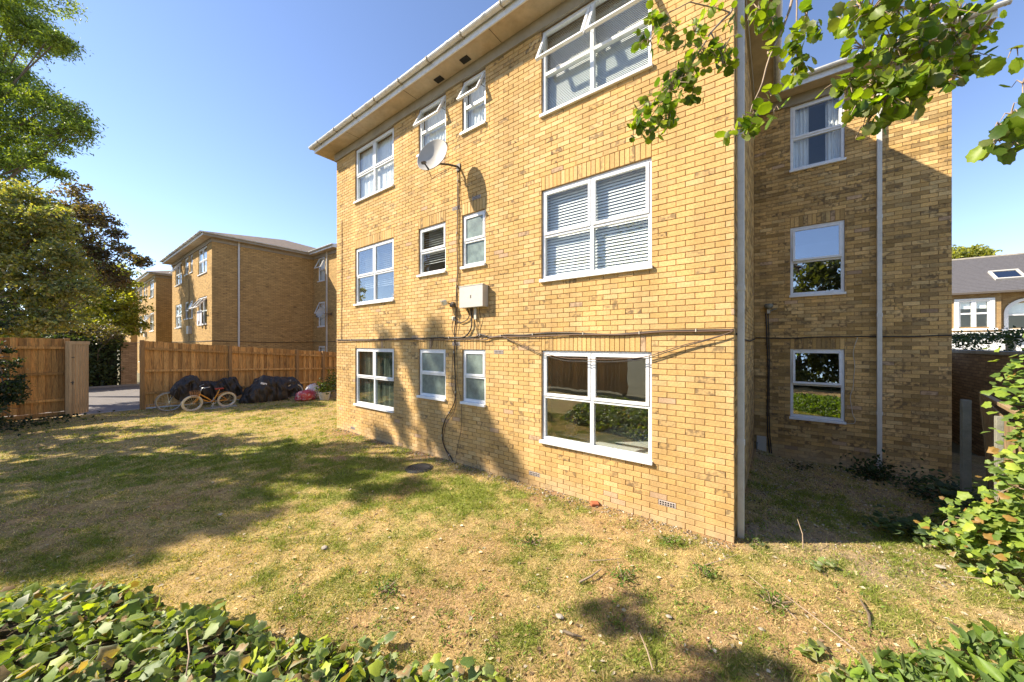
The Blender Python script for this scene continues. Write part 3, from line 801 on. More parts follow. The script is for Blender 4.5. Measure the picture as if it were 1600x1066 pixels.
# rooms behind the windows
def room(parent, x0, x1, y0, y1, z0, z1, flip=False, mt='room'):
    mb = MB()
    mb.quad((x0, y1, z0), (x1, y1, z0), (x1, y1, z1), (x0, y1, z1)).quad((x0, y0, z0), (x0, y1, z0), (x0, y1, z1), (x0, y0, z1))
    mb.quad((x1, y0, z0), (x1, y0, z1), (x1, y1, z1), (x1, y1, z0)).quad((x0, y0, z1), (x0, y1, z1), (x1, y1, z1), (x1, y0, z1))
    mb.quad((x0, y0, z0), (x1, y0, z0), (x1, y1, z0), (x0, y1, z0))
    return mb.build('room', M[mt], parent)
rx = [(-9.4, -6.5), (-6.45, -4.9), (-4.85, -3.75), (-3.7, -.35)]
inside = {(0,0): ('dim_net',0), (0,1): ('half_blind',0), (0,2): ('net',0), (1,0): ('frosted',0), (1,1): ('half_blind',0), (1,2): ('net',-26),
          (2,0): ('frosted',0), (2,1): ('frosted',0), (2,2): ('net',-26), (3,0): ('plain',0), (3,1): ('blind',0), (3,2): ('fine_blind',-24)}
for a, b, c, d, s, i in fo:
    ins, tl = inside[(i, s)]
    window(main, a, b, c, d, 0.0, bool(WX[i][2]), tl, ins, glass='glass_mid' if s == 0 or i == 0 and s == 1 else 'glass')
for i, (a, b) in enumerate(rx):
    for s in range(3):
        zf = .12+s*2.66; room(main, a, b, .282, 3.6 if i in (0, 3) else 2.2, zf, zf+2.42)
for a, b, c, d, s, i in wo:
    window(main, a, b, c, d, DEP, False, (-4.5, -3, 0)[s], 'curtains' if s == 2 else 'plain', glass='glass' if s == 2 else 'glass_mirror')
for s in range(3):
    zf = .12+s*2.66; room(main, .2, 2.6, DEP+.282, DEP+3.0, zf, zf+2.42)
downpipe(main, .055, .215, -.02, ZTOP+.24)
wp = downpipe(main, 1.634+.403, DEP-.05, -.15, ZTOP+.1)

# ---- furniture seen through the big ground floor window
bed = empty('bed', (-1.75, 5.95, .12)); tag(bed, 'bed with white sheets inside the large ground floor window', 'bed')
MB().box(-.95, 1.0, -.75, .75, 0, .38).build('bed_base', M['room'], bed)
MB().box(-.93, .98, -.73, .73, .38, .62).build('mattress', M['fabric_white'], bed, bevel=.06)
MB().box(.45, .95, -.6, .6, .62, .78).build('pillow', M['fabric_white'], bed, bevel=.07)
bk = MB().box(-.1, .1, -.05, .05, 0, .30).build('cardboard_box', mat('cardboard', (.42, .33, .22), .9), None, bevel=.004); bk.location = (-2.95, 5.35, .80-.02)
tag(bk, 'small tan cardboard box on a shelf just inside the large ground floor window', 'box')
bks = MB().box(-.35, .3, -.13, .12, -.03, 0).box(-.32, -.28, -.1, .1, -.66, -.03).box(.24, .28, -.1, .1, -.66, -.03).build('shelf', M['room']); bks.location = (-2.9, 5.38, .78)
tag(bks, 'low pale shelf under the left side of the large ground floor window', 'shelf')
bs = empty('books', (-7.75, 5.0, 3.48)); tag(bs, 'row of pale leaning books on the sill inside the middle floor far left window', 'books')
for k in range(7):
    o = MB().box(0, .028, 0, .15, 0, .2).build('book', mat('book_cover_%s' % 'abcdefg'[k], [(.6,.55,.45),(.5,.3,.2),(.7,.68,.6),(.3,.3,.3),(.65,.6,.5),(.55,.35,.25),(.7,.66,.6)][k], .8), bs)
    o.location = (k*.06-.2, 0, 0); o.rotation_euler = (0, R(14), 0)

# ---- far copies of the block
farb = empty('apartment_building', (-23.17, 4.708, 0))
holed_wall(-LEN, 0, Z0, ZTOP, ops_f, 0, .28, .1).build('wall', M['far_brick'], farb)
holed_wall(0, WW, Z0, ZTOP, ops_w, DEP, DEP+.28, .1).build('wall', M['far_brick'], farb)
MB().box(-.27, -.001, .003, DEP, Z0, ZTOP).build('wall', M['far_brick'], farb)
MB().box(WW-.28, WW-.002, DEP+.015, BACK, Z0, ZTOP).build('wall', M['far_brick'], farb)
MB().box(-LEN+.005, -LEN+.28, .283, BACK, Z0, ZTOP).build('wall', M['far_brick'], farb)
MB().box(-LEN, WW, BACK, BACK+.2, Z0, ZTOP).build('wall', M['far_brick'], farb)
eaves(farb, True)
tl = {(0,2): -30, (3,1): -35, (2,1): -18, (4,1): -22, (4,2): -24}
for a, b, c, d, s, i in fo:
    window(farb, a, b, c, d, 0.0, bool(WX[i][2]), tl.get((i, s), 0), 'half_blind' if (i+s) % 3 == 0 and i == 3 else 'net' if (i+s) % 2 else 'plain', lowres=True)
for a, b, c, d, s, i in wo: window(farb, a, b, c, d, DEP, False, tl.get((i, s), 0), 'net', lowres=True)
for i, (a, b) in enumerate(rx):
    for s in range(3):
        zf = .12+s*2.66; room(farb, a, b, .282, 3.0, zf, zf+2.42)
for s in range(3): zf = .12+s*2.66; room(farb, .2, 2.6, DEP+.282, DEP+3.0, zf, zf+2.42)
downpipe(farb, .05, 1.05, -.02, ZTOP+.24); downpipe(farb, 1.9, DEP-.05, -.02, ZTOP+.24)
cb = MB()
cb.tube([(-LEN+.05, -.02, 2.52), (-5, -.02, 2.5), (-.05, -.02, 2.54), (.02, -.0, 2.54), (.02, DEP*.5, 2.46), (.02, DEP-.03, 2.5), (.05, DEP-.02, 2.5), (WW, DEP-.02, 2.52)], .014, 5)
cb.tube([(-4.85, -.02, 6.2), (-4.85, -.02, 2.52)], .012, 5)
cb.build('cable', M['cable'], farb)
MB().box(-4.75, -4.25, -.15, 0, 2.98, 3.42).build('meter_box', M['box'], farb)
c2 = copy_tree(farb); c2.location = (-39.1, 4.708, 0); c3 = copy_tree(farb); c3.location = (-53.6, 4.708, 0)
tag(farb, 'second brick apartment block along the row, behind the fence with the bicycles', 'building')
tag(c2, 'third brick apartment block, small beyond the second block', 'building')
tag(c3, 'farthest brick apartment block, a sliver half hidden by the yellow green tree', 'building')
# washing in its open window
ws = MB()
for k, (x, w, h) in enumerate(((-2.2, .3, .75), (-1.85, .22, .55), (-1.55, .35, .8))):
    ws.box(x, x+w, -.16, -.14, 4.15-h, 4.15)
ws_o = ws.build('washing', M['cloth_blue']); ws_o.location = (-23.17, 4.708, 0)
tag(ws_o, 'pale washing hanging out of the open window of the second block', 'laundry')

# ------------------------------------------------------------------ things on the near facade
YF = 4.708
def fp(px, py, off=.015, Y=YF):     # world point on the facade, off in front of it
    x, z = fac(px, py, Y); return Vector((x-.403, Y-off, z))
def cable(name, pts, rad, m, label, off=.015, Y=YF, sub=8, wig=.006, group=None, clips=False):
    P = [fp(px, py, off if len(q) == 0 else q[0], Y) for (px, py, *q) in pts]
    out = []
    for i in range(len(P)-1):
        p0, p1, p2, p3 = P[max(i-1, 0)], P[i], P[i+1], P[min(i+2, len(P)-1)]
        for k in range(sub):
            t = k/sub
            q = .5*((2*p1)+(p2-p0)*t+(2*p0-5*p1+4*p2-p3)*t*t+(3*p1-p0-3*p2+p3)*t**3)
            q = q + Vector((wig*noise.noise(q*3), 0, wig*noise.noise(q*3+Vector((5, 0, 0))))); out.append(q)
    out.append(P[-1])
    o = MB().tube(out, rad, 6).build(name, m, None, smooth=True)
    tag(o, label, 'cable', group)
    if clips:
        c = MB()
        for q in out[6::14]: c.box(q.x-.006, q.x+.006, q.y-.022, q.y+.014, q.z-.02, q.z+.02)
        c.build('clip', M['cable_white'], o)
    return o
main_pts = [(527, 531), (560, 531), (600, 530), (640, 529), (690, 528), (740, 527), (752, 523), (768, 527), (790, 524), (820, 524), (850, 521), (900, 521), (950, 523), (1000, 520), (1050, 517), (1100, 516), (1147, 515.5)]
cable('cable', main_pts, .013, M['cable'], 'thick black cable running level across the near facade above the ground floor windows', off=.02, clips=True)
cable('cable', [(527, 533.5), (580, 532), (640, 531), (690, 531.5), (740, 530), (760, 531), (775, 527), (830, 526), (900, 523.5), (970, 523), (1040, 519), (1100, 518), (1147, 516.5)], .009, M['cable_brown'], 'thin brown cable close under the thick black cable on the near facade', off=.03)
for k, (dy, lab, mm) in enumerate(((0, 'brown cable drooping low across the top of the large ground floor window', 'cable_brown'), (4, 'second black cable drooping just under the brown one over the large ground floor window', 'cable'))):
    cable('cable', [(789, 527+dy*.3), (815, 537+dy*.5), (848, 551+dy*.6), (880, 558+dy), (930, 562+dy, .05), (980, 560+dy, .05), (1018, 555+dy*.8), (1060, 542+dy*.7), (1100, 532+dy*.4), (1147, 517)], .006, M[mm], lab, off=.045, wig=.012)
cable('cable', [(716, 268), (717, 290), (716, 330), (716, 400), (715, 440), (714, 470), (713, 500), (712, 520), (711, 560), (713, 600), (712, 622), (706, 640), (696, 660), (692, 680), (697, 700), (705, 713), (710, 724)], .010, M['cable'], 'long black cable hanging down the near facade from the dish to the ground', off=.02, clips=True, wig=.02)
cable('cable', [(717, 275), (719, 300), (717, 340), (717, 400), (716, 450), (716, 500), (714, 530), (709, 560), (708, 600), (713, 625), (710, 645), (700, 662), (695, 690), (702, 712), (709, 726)], .006, M['cable_brown'], 'thin brown cable hanging beside the long black dish cable', off=.03, wig=.03)
cable('cable', [(714, 530), (716, 580), (718, 610), (721, 625), (722, 660), (718, 690), (712, 715)], .004, M['cable'], 'fine black wire at the right of the cables reaching the ground by the drain cover', off=.02, wig=.03)
cable('conduit_cable', [(737, 480), (739, 500), (737, 515), (728, 526), (712, 528)], .013, M['cable'], 'black cable curving down from the grey junction box to the level cable', off=.03)
cable('conduit_cable', [(733, 480, .06), (735, 492), (731, 500), (722, 504), (716, 502)], .009, M['cable'], 'short black cable looping left under the grey junction box', off=.03)
cable('conduit_cable', [(752, 479, .06), (752, 500), (748, 515), (752, 526)], .006, M['cable'], 'thin wire dropping from the right part of the grey junction box', off=.03)
cable('conduit_cable', [(741, 480, .06), (744, 505), (751, 527), (765, 524)], .006, M['cable'], 'thin wire between the two drops under the grey junction box', off=.03)
cable('cable', [(711, 500), (708, 512), (711, 524)], .006, M['cable'], 'tiny wire loop under the small junction by the security lamp', off=.03)
cable('cable', [(535, 345), (535, 440), (534, 531)], .008, M['cable_brown'], 'brown vertical cable near the left corner of the near facade', off=.015)
# junction box
bx = fp(744, 465, 0)
jb = MB().box(-.31, .31, -.15, -.003, -.20, .21).build('junction_box', M['box'], None, bevel=.008); jb.location = (bx.x+.005, YF, bx.z)
tag(jb, 'beige metal junction box on the near facade below the bathroom window', 'utility box')
MB().box(-.32, .32, -.156, -.10, .205, .217).build('lid', M['box'], jb)
MB().box(-.014, .014, -.152, -.149, -.03, .03).build('lock', M['dark_metal'], jb)
cd = MB().box(-.03, .03, -.04, -.003, -.42, -.205).build('conduit', M['cable_white'], jb)
# satellite dishes
def dish(name, loc, az, el, rad, label, group=None):
    e = empty(name, loc); tag(e, label, 'satellite dish', group)
    d = Vector((math.cos(az)*math.cos(el), math.sin(az)*math.cos(el), math.sin(el)))
    q = d.to_track_quat('Z', 'Y').to_matrix().to_4x4()
    c = Vector((-.19, -.41, .03))
    mt = Matrix.Translation(c) @ q @ Matrix.Scale(1.12, 4, (0, 1, 0))
    prof = [(rad*t, .42*rad*t*t) for t in (0.001, .2, .4, .6, .8, .95, 1.0)]
    front = MB().lathe(prof, 32, mt)
    front.lathe([(rad*1.0, .42*rad), (rad*1.025, .42*rad-.004), (rad*1.0, .42*rad-.016), (rad*.8, .42*rad*.64-.012), (rad*.4, .42*rad*.16-.012), (.001, -.012)], 32, mt)
    front.build('reflector', M['dish'], e, smooth=True)
    low = mt @ Vector((0, -rad*.95, .42*rad*.9)); tip = c + Vector((.03, -.30, -.19))
    MB().tube([tuple(low), tuple(tip)], .014, 6).build('feed_arm', M['dark_metal'], e)
    f = tip + (c-tip).normalized()*.05
    MB().tube([tuple(tip-(c-tip).normalized()*.05), tuple(tip), tuple(f)], [.028, .034, .02], 8).build('receiver', M['dark_metal'], e)
    MB().tube([tuple(c-d*.02), tuple(c-d*.09), (-.08, -.2, .0), (0, -.05, 0), (0, 0, 0)], .02, 8).build('mast', M['dark_metal'], e)
    MB().box(-.05, .05, -.02, -.003, -.07, .07).build('wall_bracket', M['dark_metal'], e)
    pts = [tip, tip+Vector((.08, .05, -.16)), low+Vector((.02, .05, -.16)), low+Vector((.12, .1, -.1)), Vector((-.1, -.1, -.02)), Vector((-.0, -.02, -.03))]
    MB().tube([tuple(p) for p in pts], .006, 5).build('lead', M['cable'], e)
    return e
dl = fp(717, 262, 0)
dish('satellite_dish', (dl.x, YF, dl.z), R(-74), R(18), .32, 'pale satellite dish on an arm from the near facade above its round shadow')
dish('satellite_dish', (-20.75, 9.32, 4.1), R(-75), R(20), .30, 'small satellite dish on the second block, peeping out left of the near building corner')
# security lamp and sensor
sl = fp(708, 476, 0); e = empty('security_lamp', (sl.x, YF, sl.z)); tag(e, 'small twin security lamp left of the grey junction box', 'lamp')
MB().box(-.04, .04, -.03, -.002, -.05, .05).build('base', M['dark_metal'], e)
MB().tube([(0, -.03, 0), (-.02, -.1, .02), (-.06, -.14, .03)], .014, 6).build('arm', M['dark_metal'], e)
MB().box(-.07, .07, -.05, .05, -.05, .05, Matrix.Translation((-.09, -.16, .03)) @ Matrix.Rotation(R(25), 4, 'X') @ Matrix.Rotation(R(-25), 4, 'Z')).build('lamp_head', M['chrome'], e, bevel=.01)
MB().lathe([(.001, -.04), (.035, -.03), (.045, 0), (.035, .03), (.001, .04)], 12, Matrix.Translation((.05, -.08, -.03))).build('sensor', M['dark_metal'], e, smooth=True)
sj = fp(711, 498, 0); o = MB().box(-.035, .035, -.05, -.002, -.04, .04).box(-.02, .02, -.07, -.05, -.02, .03).build('small_junction', M['cable_white'], None, bevel=.004); o.location = (sj.x, YF, sj.z)
tag(o, 'palm sized cream junction just below the twin security lamp', 'utility box')

# wing wall fittings
YWW = 9.357
def wp_(px, py, off=.02): return fp(px, py, off, YWW)
o = cable('cable', [(1181, 528), (1230, 529), (1280, 527), (1335, 526), (1365, 526), (1420, 526), (1487, 524)], .012, M['cable'], 'black cable running level along the shaded recessed wall', off=.02, Y=YWW)
sp = MB().tube([(-.39, 4.93, 2.50), (-.385, 6, 2.44), (-.385, 7.5, 2.43), (-.385, 9.33, 2.49)], .012, 6).build('cable', M['cable']); tag(sp, 'black cable along the narrow side wall behind the corner downpipe', 'cable')
cable('cable', [(1197, 490), (1199, 540), (1200, 600), (1199, 660), (1203, 712)], .012, M['cable'], 'left of two black cables dropping from the bulkhead lamp', off=.02, Y=YWW)
cable('cable', [(1200.5, 490), (1202, 540), (1202, 600), (1202, 660), (1206, 712)], .010, M['cable'], 'right of two black cables dropping from the bulkhead lamp', off=.02, Y=YWW)
cable('cable', [(1338, 527), (1334, 545), (1335, 575), (1333, 600), (1329, 622), (1331, 645), (1336, 655), (1334, 661), (1322, 662)], .006, M['cable_white'], 'pale wavy wire hanging right of the ground floor window in the recess', off=.02, Y=YWW, wig=.03)
cable('cable', [(1180, 589), (1200, 589.5)], .005, M['cable'], 'short level black wire low beside the twin black cables', off=.02, Y=YWW)
q = wp_(1201, 481, 0); e = empty('bulkhead_lamp', tuple(q)); tag(e, 'grey bulkhead lamp on the shaded recessed wall', 'lamp')
MB().box(-.03, .03, -.05, 0, -.13, .02).build('bracket', M['box'], e)
MB().lathe([(.001, .05), (.07, .045), (.085, .02), (.085, -.02), (.05, -.06), (.001, -.075)], 14, Matrix.Translation((0, -.1, .03))).build('lamp_head', M['concrete'], e, smooth=True)
MB().tube([(.03, -.04, -.08), (.12, -.04, -.04), (.15, -.04, -.04)], .012, 6).build('arm', M['concrete'], e)
q0 = wp_(1182, 703, .06); pts = [wp_(1183, 690, .06), wp_(1183, 704, .06), wp_(1236, 724, .1)]
wpipe = MB().tube([tuple(p) for p in pts], .022, 8).build('waste_pipe', M['concrete'], None, smooth=True); tag(wpipe, 'grey waste pipe lying along the foot of the shaded recessed wall', 'pipe')
q = wp_(1190, 693, 0); o = MB().box(-.09, .09, -.03, -.002, -.17, .17).box(-.075, .075, -.036, -.03, -.15, .15).build('vent_panel', M['box'], None); o.location = q
tag(o, 'beige access panel low in the inner corner of the recess', 'panel')

# ------------------------------------------------------------------ wooden fences and gate
FX = -18.62
def fence_top(y): return 2.50 - .082*(y-1.9) if y > 1.9 else 2.50 - .045*(y-1.9)*.6
def fence_run(y_posts, base, label, front_x=FX):
    f = empty('board_fence', (front_x, y_posts[0], 0)); tag(f, label, 'fence')
    oy = y_posts[0]
    for i, y in enumerate(y_posts):
        zt = fence_top(y)+.02
        MB().box(-.02, .12, y-oy-.055, y-oy+.055, -.1, zt).build('post', M['post_wood'], f, bevel=.006)
        if i == len(y_posts)-1: break
        y2 = y_posts[i+1]
        for zr in (.42, 1.18, 1.92):
            za = zr*(fence_top(y)-.12)/2.2+.1; zb = zr*(fence_top(y2)-.12)/2.2+.1
            MB().quad((.075, y-oy+.05, za), (.075, y2-oy-.05, zb), (.075, y2-oy-.05, zb+.075), (.075, y-oy+.05, za+.075)) \
                .quad((.0, y-oy+.05, za+.075), (.075, y-oy+.05, za+.075), (.075, y2-oy-.05, zb+.075), (.0, y2-oy-.05, zb+.075)) \
                .quad((.0, y-oy+.05, za), (0, y2-oy-.05, zb), (.075, y2-oy-.05, zb), (.075, y-oy+.05, za)).build('rail', M['fence'], f)
        k = y+.05; n = int(round((y2-y-.1)/.122)); w = (y2-y-.1)/n
        for j in range(n):
            ya = k+j*w-oy; z1 = fence_top(ya+oy+w/2)+rnd.uniform(-.012, .012); t = -rnd.uniform(.0, .004)-(.032 if j % 2 else 0)
            ov_ = .012 if j % 2 else -.002
            MB().box(-.030+t, t-.001, ya-ov_, ya+w+ov_, base, z1, Matrix.Rotation(rnd.uniform(-.002, .002), 4, 'X')).build('board', M['fence'], f)
        MB().box(-.03, -.002, y-oy+.05, y2-oy-.05, base-.16, base-.01).build('gravel_board', M['fence'], f)
    return f
fence_run([1.9, 4.34, 6.80, 7.95, 10.4, 12.8], .16, 'amber close board fence behind the bicycles, right of the gateway')
fence_run([-5.2, -2.45, .30], .22, 'amber close board fence left of the open gate, partly under the bushes')
rf_ = empty('rear_fence', (-11.5, -6.6, 0)); tag(rf_, 'board fence behind the camera, seen only in window reflections', 'fence')
me_ = None
for j in range(66):
    if me_ is None: o = MB().box(0, .185, 0, .02, .02, 2.1).build('board', M['fence'], rf_); me_ = o.data
    else: o = bpy.data.objects.new('board', me_); COL.objects.link(o); o.parent = rf_
    o.location = (-7.5+j*.2, .004*(j % 2), rnd.uniform(-.02, .02))
for zz in (.3, 1.1, 1.9): MB().box(-7.5, 5.7, -.04, -.001, zz, zz+.08).build('rail', M['fence'], rf_)
# open gate, swung out
hx, hy = -18.3, .33; ex, ey = -19.12, .76
gl = math.hypot(ex-hx, ey-hy); ga = math.atan2(ey-hy, ex-hx)
gt = empty('wooden_gate', (hx, hy, 0), ga); tag(gt, 'pale boarded garden gate standing open at the gateway', 'gate')
n = 7; w = (gl-.06)/n
for j in range(n): MB().box(.05+j*w, .05+(j+1)*w-.022, .0, .022, .07, 2.42).build('board', M['gate'], gt)
MB().box(-.04, .05, -.03, .06, .0, 2.46).build('stile', M['gate'], gt, bevel=.005)
MB().box(.05, gl, .023, .05, 2.30, 2.44).build('top_rail', M['gate'], gt)
MB().box(.05, gl, -.012, .0, 2.36, 2.47).build('top_rail', M['gate'], gt)
MB().box(.05, gl, .023, .05, .3, .42).build('bottom_rail', M['gate'], gt)
MB().box(.02, .22, -.012, -.004, 1.93, 1.96).build('hinge', M['dark_metal'], gt)
MB().box(.0, .16, -.03, -.004, 1.13, 1.16).tube([(.1, -.03, 1.18), (.1, -.03, 1.08)], .014, 6).build('latch', M['dark_metal'], gt)

# ------------------------------------------------------------------ bicycles and clutter by the fence
def wheel(parent, c, rad, tyre_m, tw, yawm):
    mt = yawm @ Matrix.Translation(c)
    w = MB().torus(rad-tw, tw, mt, 36, 8).build('wheel', M[tyre_m], parent, smooth=True)
    MB().torus(rad-tw*2.1, tw*.45, mt, 36, 6).build('rim', M['chrome'], w, smooth=True)
    sp = MB()
    for k in range(18):
        a = 2*math.pi*k/18; sp.tube([tuple(mt @ Vector((0, .015*(-1)**k, 0))), tuple(mt @ Vector(((rad-2*tw)*math.cos(a), 0, (rad-2*tw)*math.sin(a))))], .0028, 4, False)
    sp.build('spokes', M['chrome'], w)
    MB().tube([tuple(mt @ Vector((0, -.04, 0))), tuple(mt @ Vector((0, .04, 0)))], .018, 8).build('hub', M['chrome'], w)
    return w
p = ground_pt(312, 641); q = ground_pt(366, 636)
def bike_orange():
    a = world_of(300, 641, 12.05); b = world_of(354, 636, 12.9)
    a.z = 0; b.z = 0
    # rear wheel at b, front wheel at a
    yaw = math.atan2(a.y-b.y, a.x-b.x); L_ = (a-b).length
    e = empty('bicycle', tuple((a+b)/2), yaw); tag(e, "orange child's bicycle with cream tyres, red saddle and front basket", 'bicycle')
    r = .29; I = Matrix.Rotation(R(-6), 4, 'X'); h = L_/2
    fr_, rr = Vector((h, 0, r)), Vector((-h, 0, r))
    wheel(e, fr_, r, 'tyre_cream', .032, I); wheel(e, rr, r, 'tyre_cream', .032, I)
    T = lambda p: tuple(I @ Vector(p))
    head = Vector((h-.20, 0, .62)); headb = Vector((h-.15, 0, .46)); bb = Vector((-.08, 0, .27)); seat = Vector((-.24, 0, .66))
    f = MB()
    f.tube([T(head), T(headb)], .022, 8)
    mid = (head+bb)/2+Vector((-.05, 0, -.05))
    f.tube([T(head+Vector((0,0,-.03))), T(mid), T(bb)], .019, 8); f.tube([T(headb), T(mid+Vector((.02,0,-.09))), T(bb)], .017, 8)
    f.tube([T(bb), T(seat)], .017, 8)
    for s in (-.05, .05):
        f.tube([T(bb), T((rr.x, s, rr.z))], .011, 6); f.tube([T(seat+Vector((.02, 0, -.12))), T((rr.x, s, rr.z))], .010, 6)
        f.tube([T(headb), T((headb.x+.03, s, headb.z-.05)), T((fr_.x, s, fr_.z))], .013, 6)
    f.build('frame', M['bike_orange'], e, smooth=True)
    for w_, nm in ((rr, 'mudguard'), (fr_, 'mudguard')):
        m_ = MB(); A = [math.pi*(.15+.75*i/10) for i in range(11)]
        for i in range(10):
            P = [T((w_.x+(r+.02)*math.cos(A[j]), s, w_.z+(r+.02)*math.sin(A[j]))) for j in (i, i+1) for s in (-.03, .03)]
            m_.quad(P[0], P[1], P[3], P[2])
        if w_ is rr: m_.build(nm, M['bike_orange'], e)
    MB().box(-.13, .13, -.05, .05, -.03, .02, I @ Matrix.Translation(seat+Vector((0, 0, .08)))).build('saddle', M['saddle'], e, bevel=.02)
    MB().tube([T(seat), T(seat+Vector((-.01, 0, .07)))], .012, 6).build('seat_post', M['chrome'], e)
    hb = head+Vector((-.03, 0, .2))
    MB().tube([T(head), T(hb)], .012, 6).tube([T(hb+Vector((-.14, -.27, .06))), T(hb+Vector((0, -.2, .02))), T(hb), T(hb+Vector((0, .2, .02))), T(hb+Vector((-.14, .27, .06)))], .011, 6).build('handlebar', M['chrome'], e, smooth=True)
    bk_ = MB(); bc = head+Vector((.15, 0, -.02))
    for k in range(5): bk_.lathe([(.09+.012*k, -.1+.05*k), (.095+.012*k, -.09+.05*k)], 14, I @ Matrix.Translation(bc))
    for k in range(14):
        t = 2*math.pi*k/14; bk_.tube([T(bc+Vector((.09*math.cos(t), .09*math.sin(t), -.1))), T(bc+Vector((.14*math.cos(t), .14*math.sin(t), .11)))], .006, 4)
    bk_.build('basket', M['wicker'], e)
    cr = MB().torus(.075, .008, I @ Matrix.Translation(bb+Vector((0, .05, 0))), 20, 5)
    cr.tube([T(bb+Vector((0, .06, 0))), T(bb+Vector((.05, .06, -.14)))], .010, 6).tube([T(bb+Vector((0, -.06, 0))), T(bb+Vector((-.05, -.06, .14)))], .010, 6)
    cr.box(-.04, .04, -.0, .09, -.012, .012, I @ Matrix.Translation(bb+Vector((.05, .07, -.14))))
    cr.build('crank', M['chrome'], e)
    MB().tube([T((-.1, .0, .25)), T((-.02, .14, .0))], .008, 5).build('kickstand', M['chrome'], e)
bike_orange()
def tarp(name, parent, pts, width, base, m='tarp', seed=1.0):
    """a cover draped over a bicycle: a long lump with folds. pts = (along, top height)"""
    nu, nv = 90, 40; V = []; L0, L1 = pts[0][0], pts[-1][0]
    xs = np.array([p_[0] for p_ in pts]); hs = np.array([p_[1] for p_ in pts]); bs_ = np.array([p_[2] if len(p_) > 2 else base for p_ in pts])
    for i in range(nu+1):
        x = L0+(L1-L0)*i/nu; h = float(np.interp(x, xs, hs)); b0 = float(np.interp(x, xs, bs_))
        endf = min(1, 6*min(i, nu-i)/nu+.12)
        for j in range(nv+1):
            a = math.pi*j/nv; c, s = math.cos(a), math.sin(a)
            y = width*endf*(abs(c)**.75)*(1 if c > 0 else -1)*(1-.55*s**2*.6); z = b0+(h-b0)*(s**.62)
            q = Vector((x*3.2, y*5, z*2.2+seed)); rdg = 1-abs(noise.noise(q*1.3))*2.2
            f2 = 1-abs(noise.noise(Vector((x*9+z*3, seed, z*1.5))))*2
            y += (.09*rdg+.06*f2)*(1 if c > 0 else -1)*abs(c)**.5; x2 = x+.05*noise.noise(q+Vector((9, 0, 0))); z += .10*noise.noise(q*1.3)*s + .03*(1-abs(noise.noise(q*3))*2)
            V.append((x2, y, max(z, b0-.0)))
    F = []
    for i in range(nu):
        for j in range(nv): a = i*(nv+1)+j; F.append((a, a+nv+1, a+nv+2, a+1))
    mb = MB(); mb.v = V; mb.f = F
    return mb.build(name, M[m], parent, smooth=True)
# covered tall bicycle (left)
c0 = world_of(303, 640, 12.5); c0.z = 0
e = empty('covered_bicycle', tuple(c0), R(84)); tag(e, 'bicycle under a short black cover next to the gateway post, large grey wheel showing', 'bicycle')
I0 = Matrix.Identity(4)
wheel(e, Vector((-.62, 0, .35)), .35, 'tyre_grey', .022, I0)
tarp('cover', e, [(-.60, .72, .60), (-.45, .98, .42), (-.2, 1.2, .25), (.08, 1.24, .2), (.16, 1.1, .3)], .20, .3, seed=3)
MB().tube([(-.62, 0, .35), (-.45, 0, .85), (0, 0, .7), (.1, 0, .45)], .018, 8).build('frame', M['dark_metal'], e)
c1 = world_of(333, 634, 13.3); c1.z = 0; c1.x -= .15
e = empty('covered_bicycle', tuple(c1), R(84)); tag(e, 'low bicycle shape wrapped in black behind the orange bicycle', 'bicycle')
tarp('cover', e, [(-.8, .9, .45), (-.5, .98, .3), (0, .92, .1), (.4, 1.02, .05), (.7, 1.05, .25), (.92, .55, .3)], .17, .1, seed=7)
MB().tube([(-.8, 0, .3), (0, 0, .8), (.8, 0, .3)], .02, 6).build('frame', M['dark_metal'], e)
c2_ = world_of(418, 628, 14.4); c2_.z = 0; c2_.x += .25
e = empty('covered_bicycle', tuple(c2_), R(84)); tag(e, 'bulky black covered bicycle heap in the middle of the fence, thin wheel rim showing', 'bicycle')
tarp('cover', e, [(-.98, .15, 0), (-.8, .5, 0), (-.5, .88, 0), (-.25, 1.08, 0), (.2, 1.0, 0), (.6, .92, .12), (.9, .9, .2), (1.15, .62, .32)], .36, .0, seed=12)
wheel(e, Vector((.78, -.30, .34)), .34, 'tyre_cream', .018, I0)
MB().box(-.62, -.42, -.395, -.36, .60, .68, Matrix.Rotation(R(20), 4, 'Y')).build('label_patch', M['curtain'], e)
# long white trims lying by the fence
for (pa, pb, lab) in (((228, 640), (345, 632), 'white plastic strip lying along the foot of the fence, nearest the gate post'), ((350, 632), (395, 628), 'short white strip between the orange and the heaped covered bicycles')):
    a, b = ground_pt(*pa), ground_pt(*pb); a.x = min(a.x, -18.3); b.x = min(b.x, -18.3)
    o = MB().tube([tuple(a+Vector((0, 0, .05))), tuple(b+Vector((0, 0, .05)))], .03, 4).build('strip', M['upvc']); tag(o, lab, 'strip')
o = MB().box(-.45, .45, -.25, .25, 0, .05).build('paving_slab', M['stone'], None, bevel=.01); o.location = tuple(ground_pt(345, 638)); o.rotation_euler = (0, 0, R(80)); tag(o, 'grey paving slab on the grass in front of the orange bicycle', 'slab')
def lump(name, c, r, m, label, cat, seed, parent=None):
    bm = bmesh.new(); bmesh.ops.create_icosphere(bm, subdivisions=4, radius=1)
    for v in bm.verts:
        q = v.co*1.6+Vector((seed, 0, 0)); d = 1+.25*noise.noise(q)+.16*(1-abs(noise.noise(q*2.7))*2)
        v.co = Vector((v.co.x*r[0]*d, v.co.y*r[1]*d, max(-.9, v.co.z)*r[2]*d))
    me = bpy.data.meshes.new(name); bm.to_mesh(me); bm.free(); me.materials.append(m)
    me.polygons.foreach_set('use_smooth', [True]*len(me.polygons))
    o = bpy.data.objects.new(name, me); COL.objects.link(o); o.location = c
    if parent is None: tag(o, label, cat)
    else: o.parent = parent
    return o
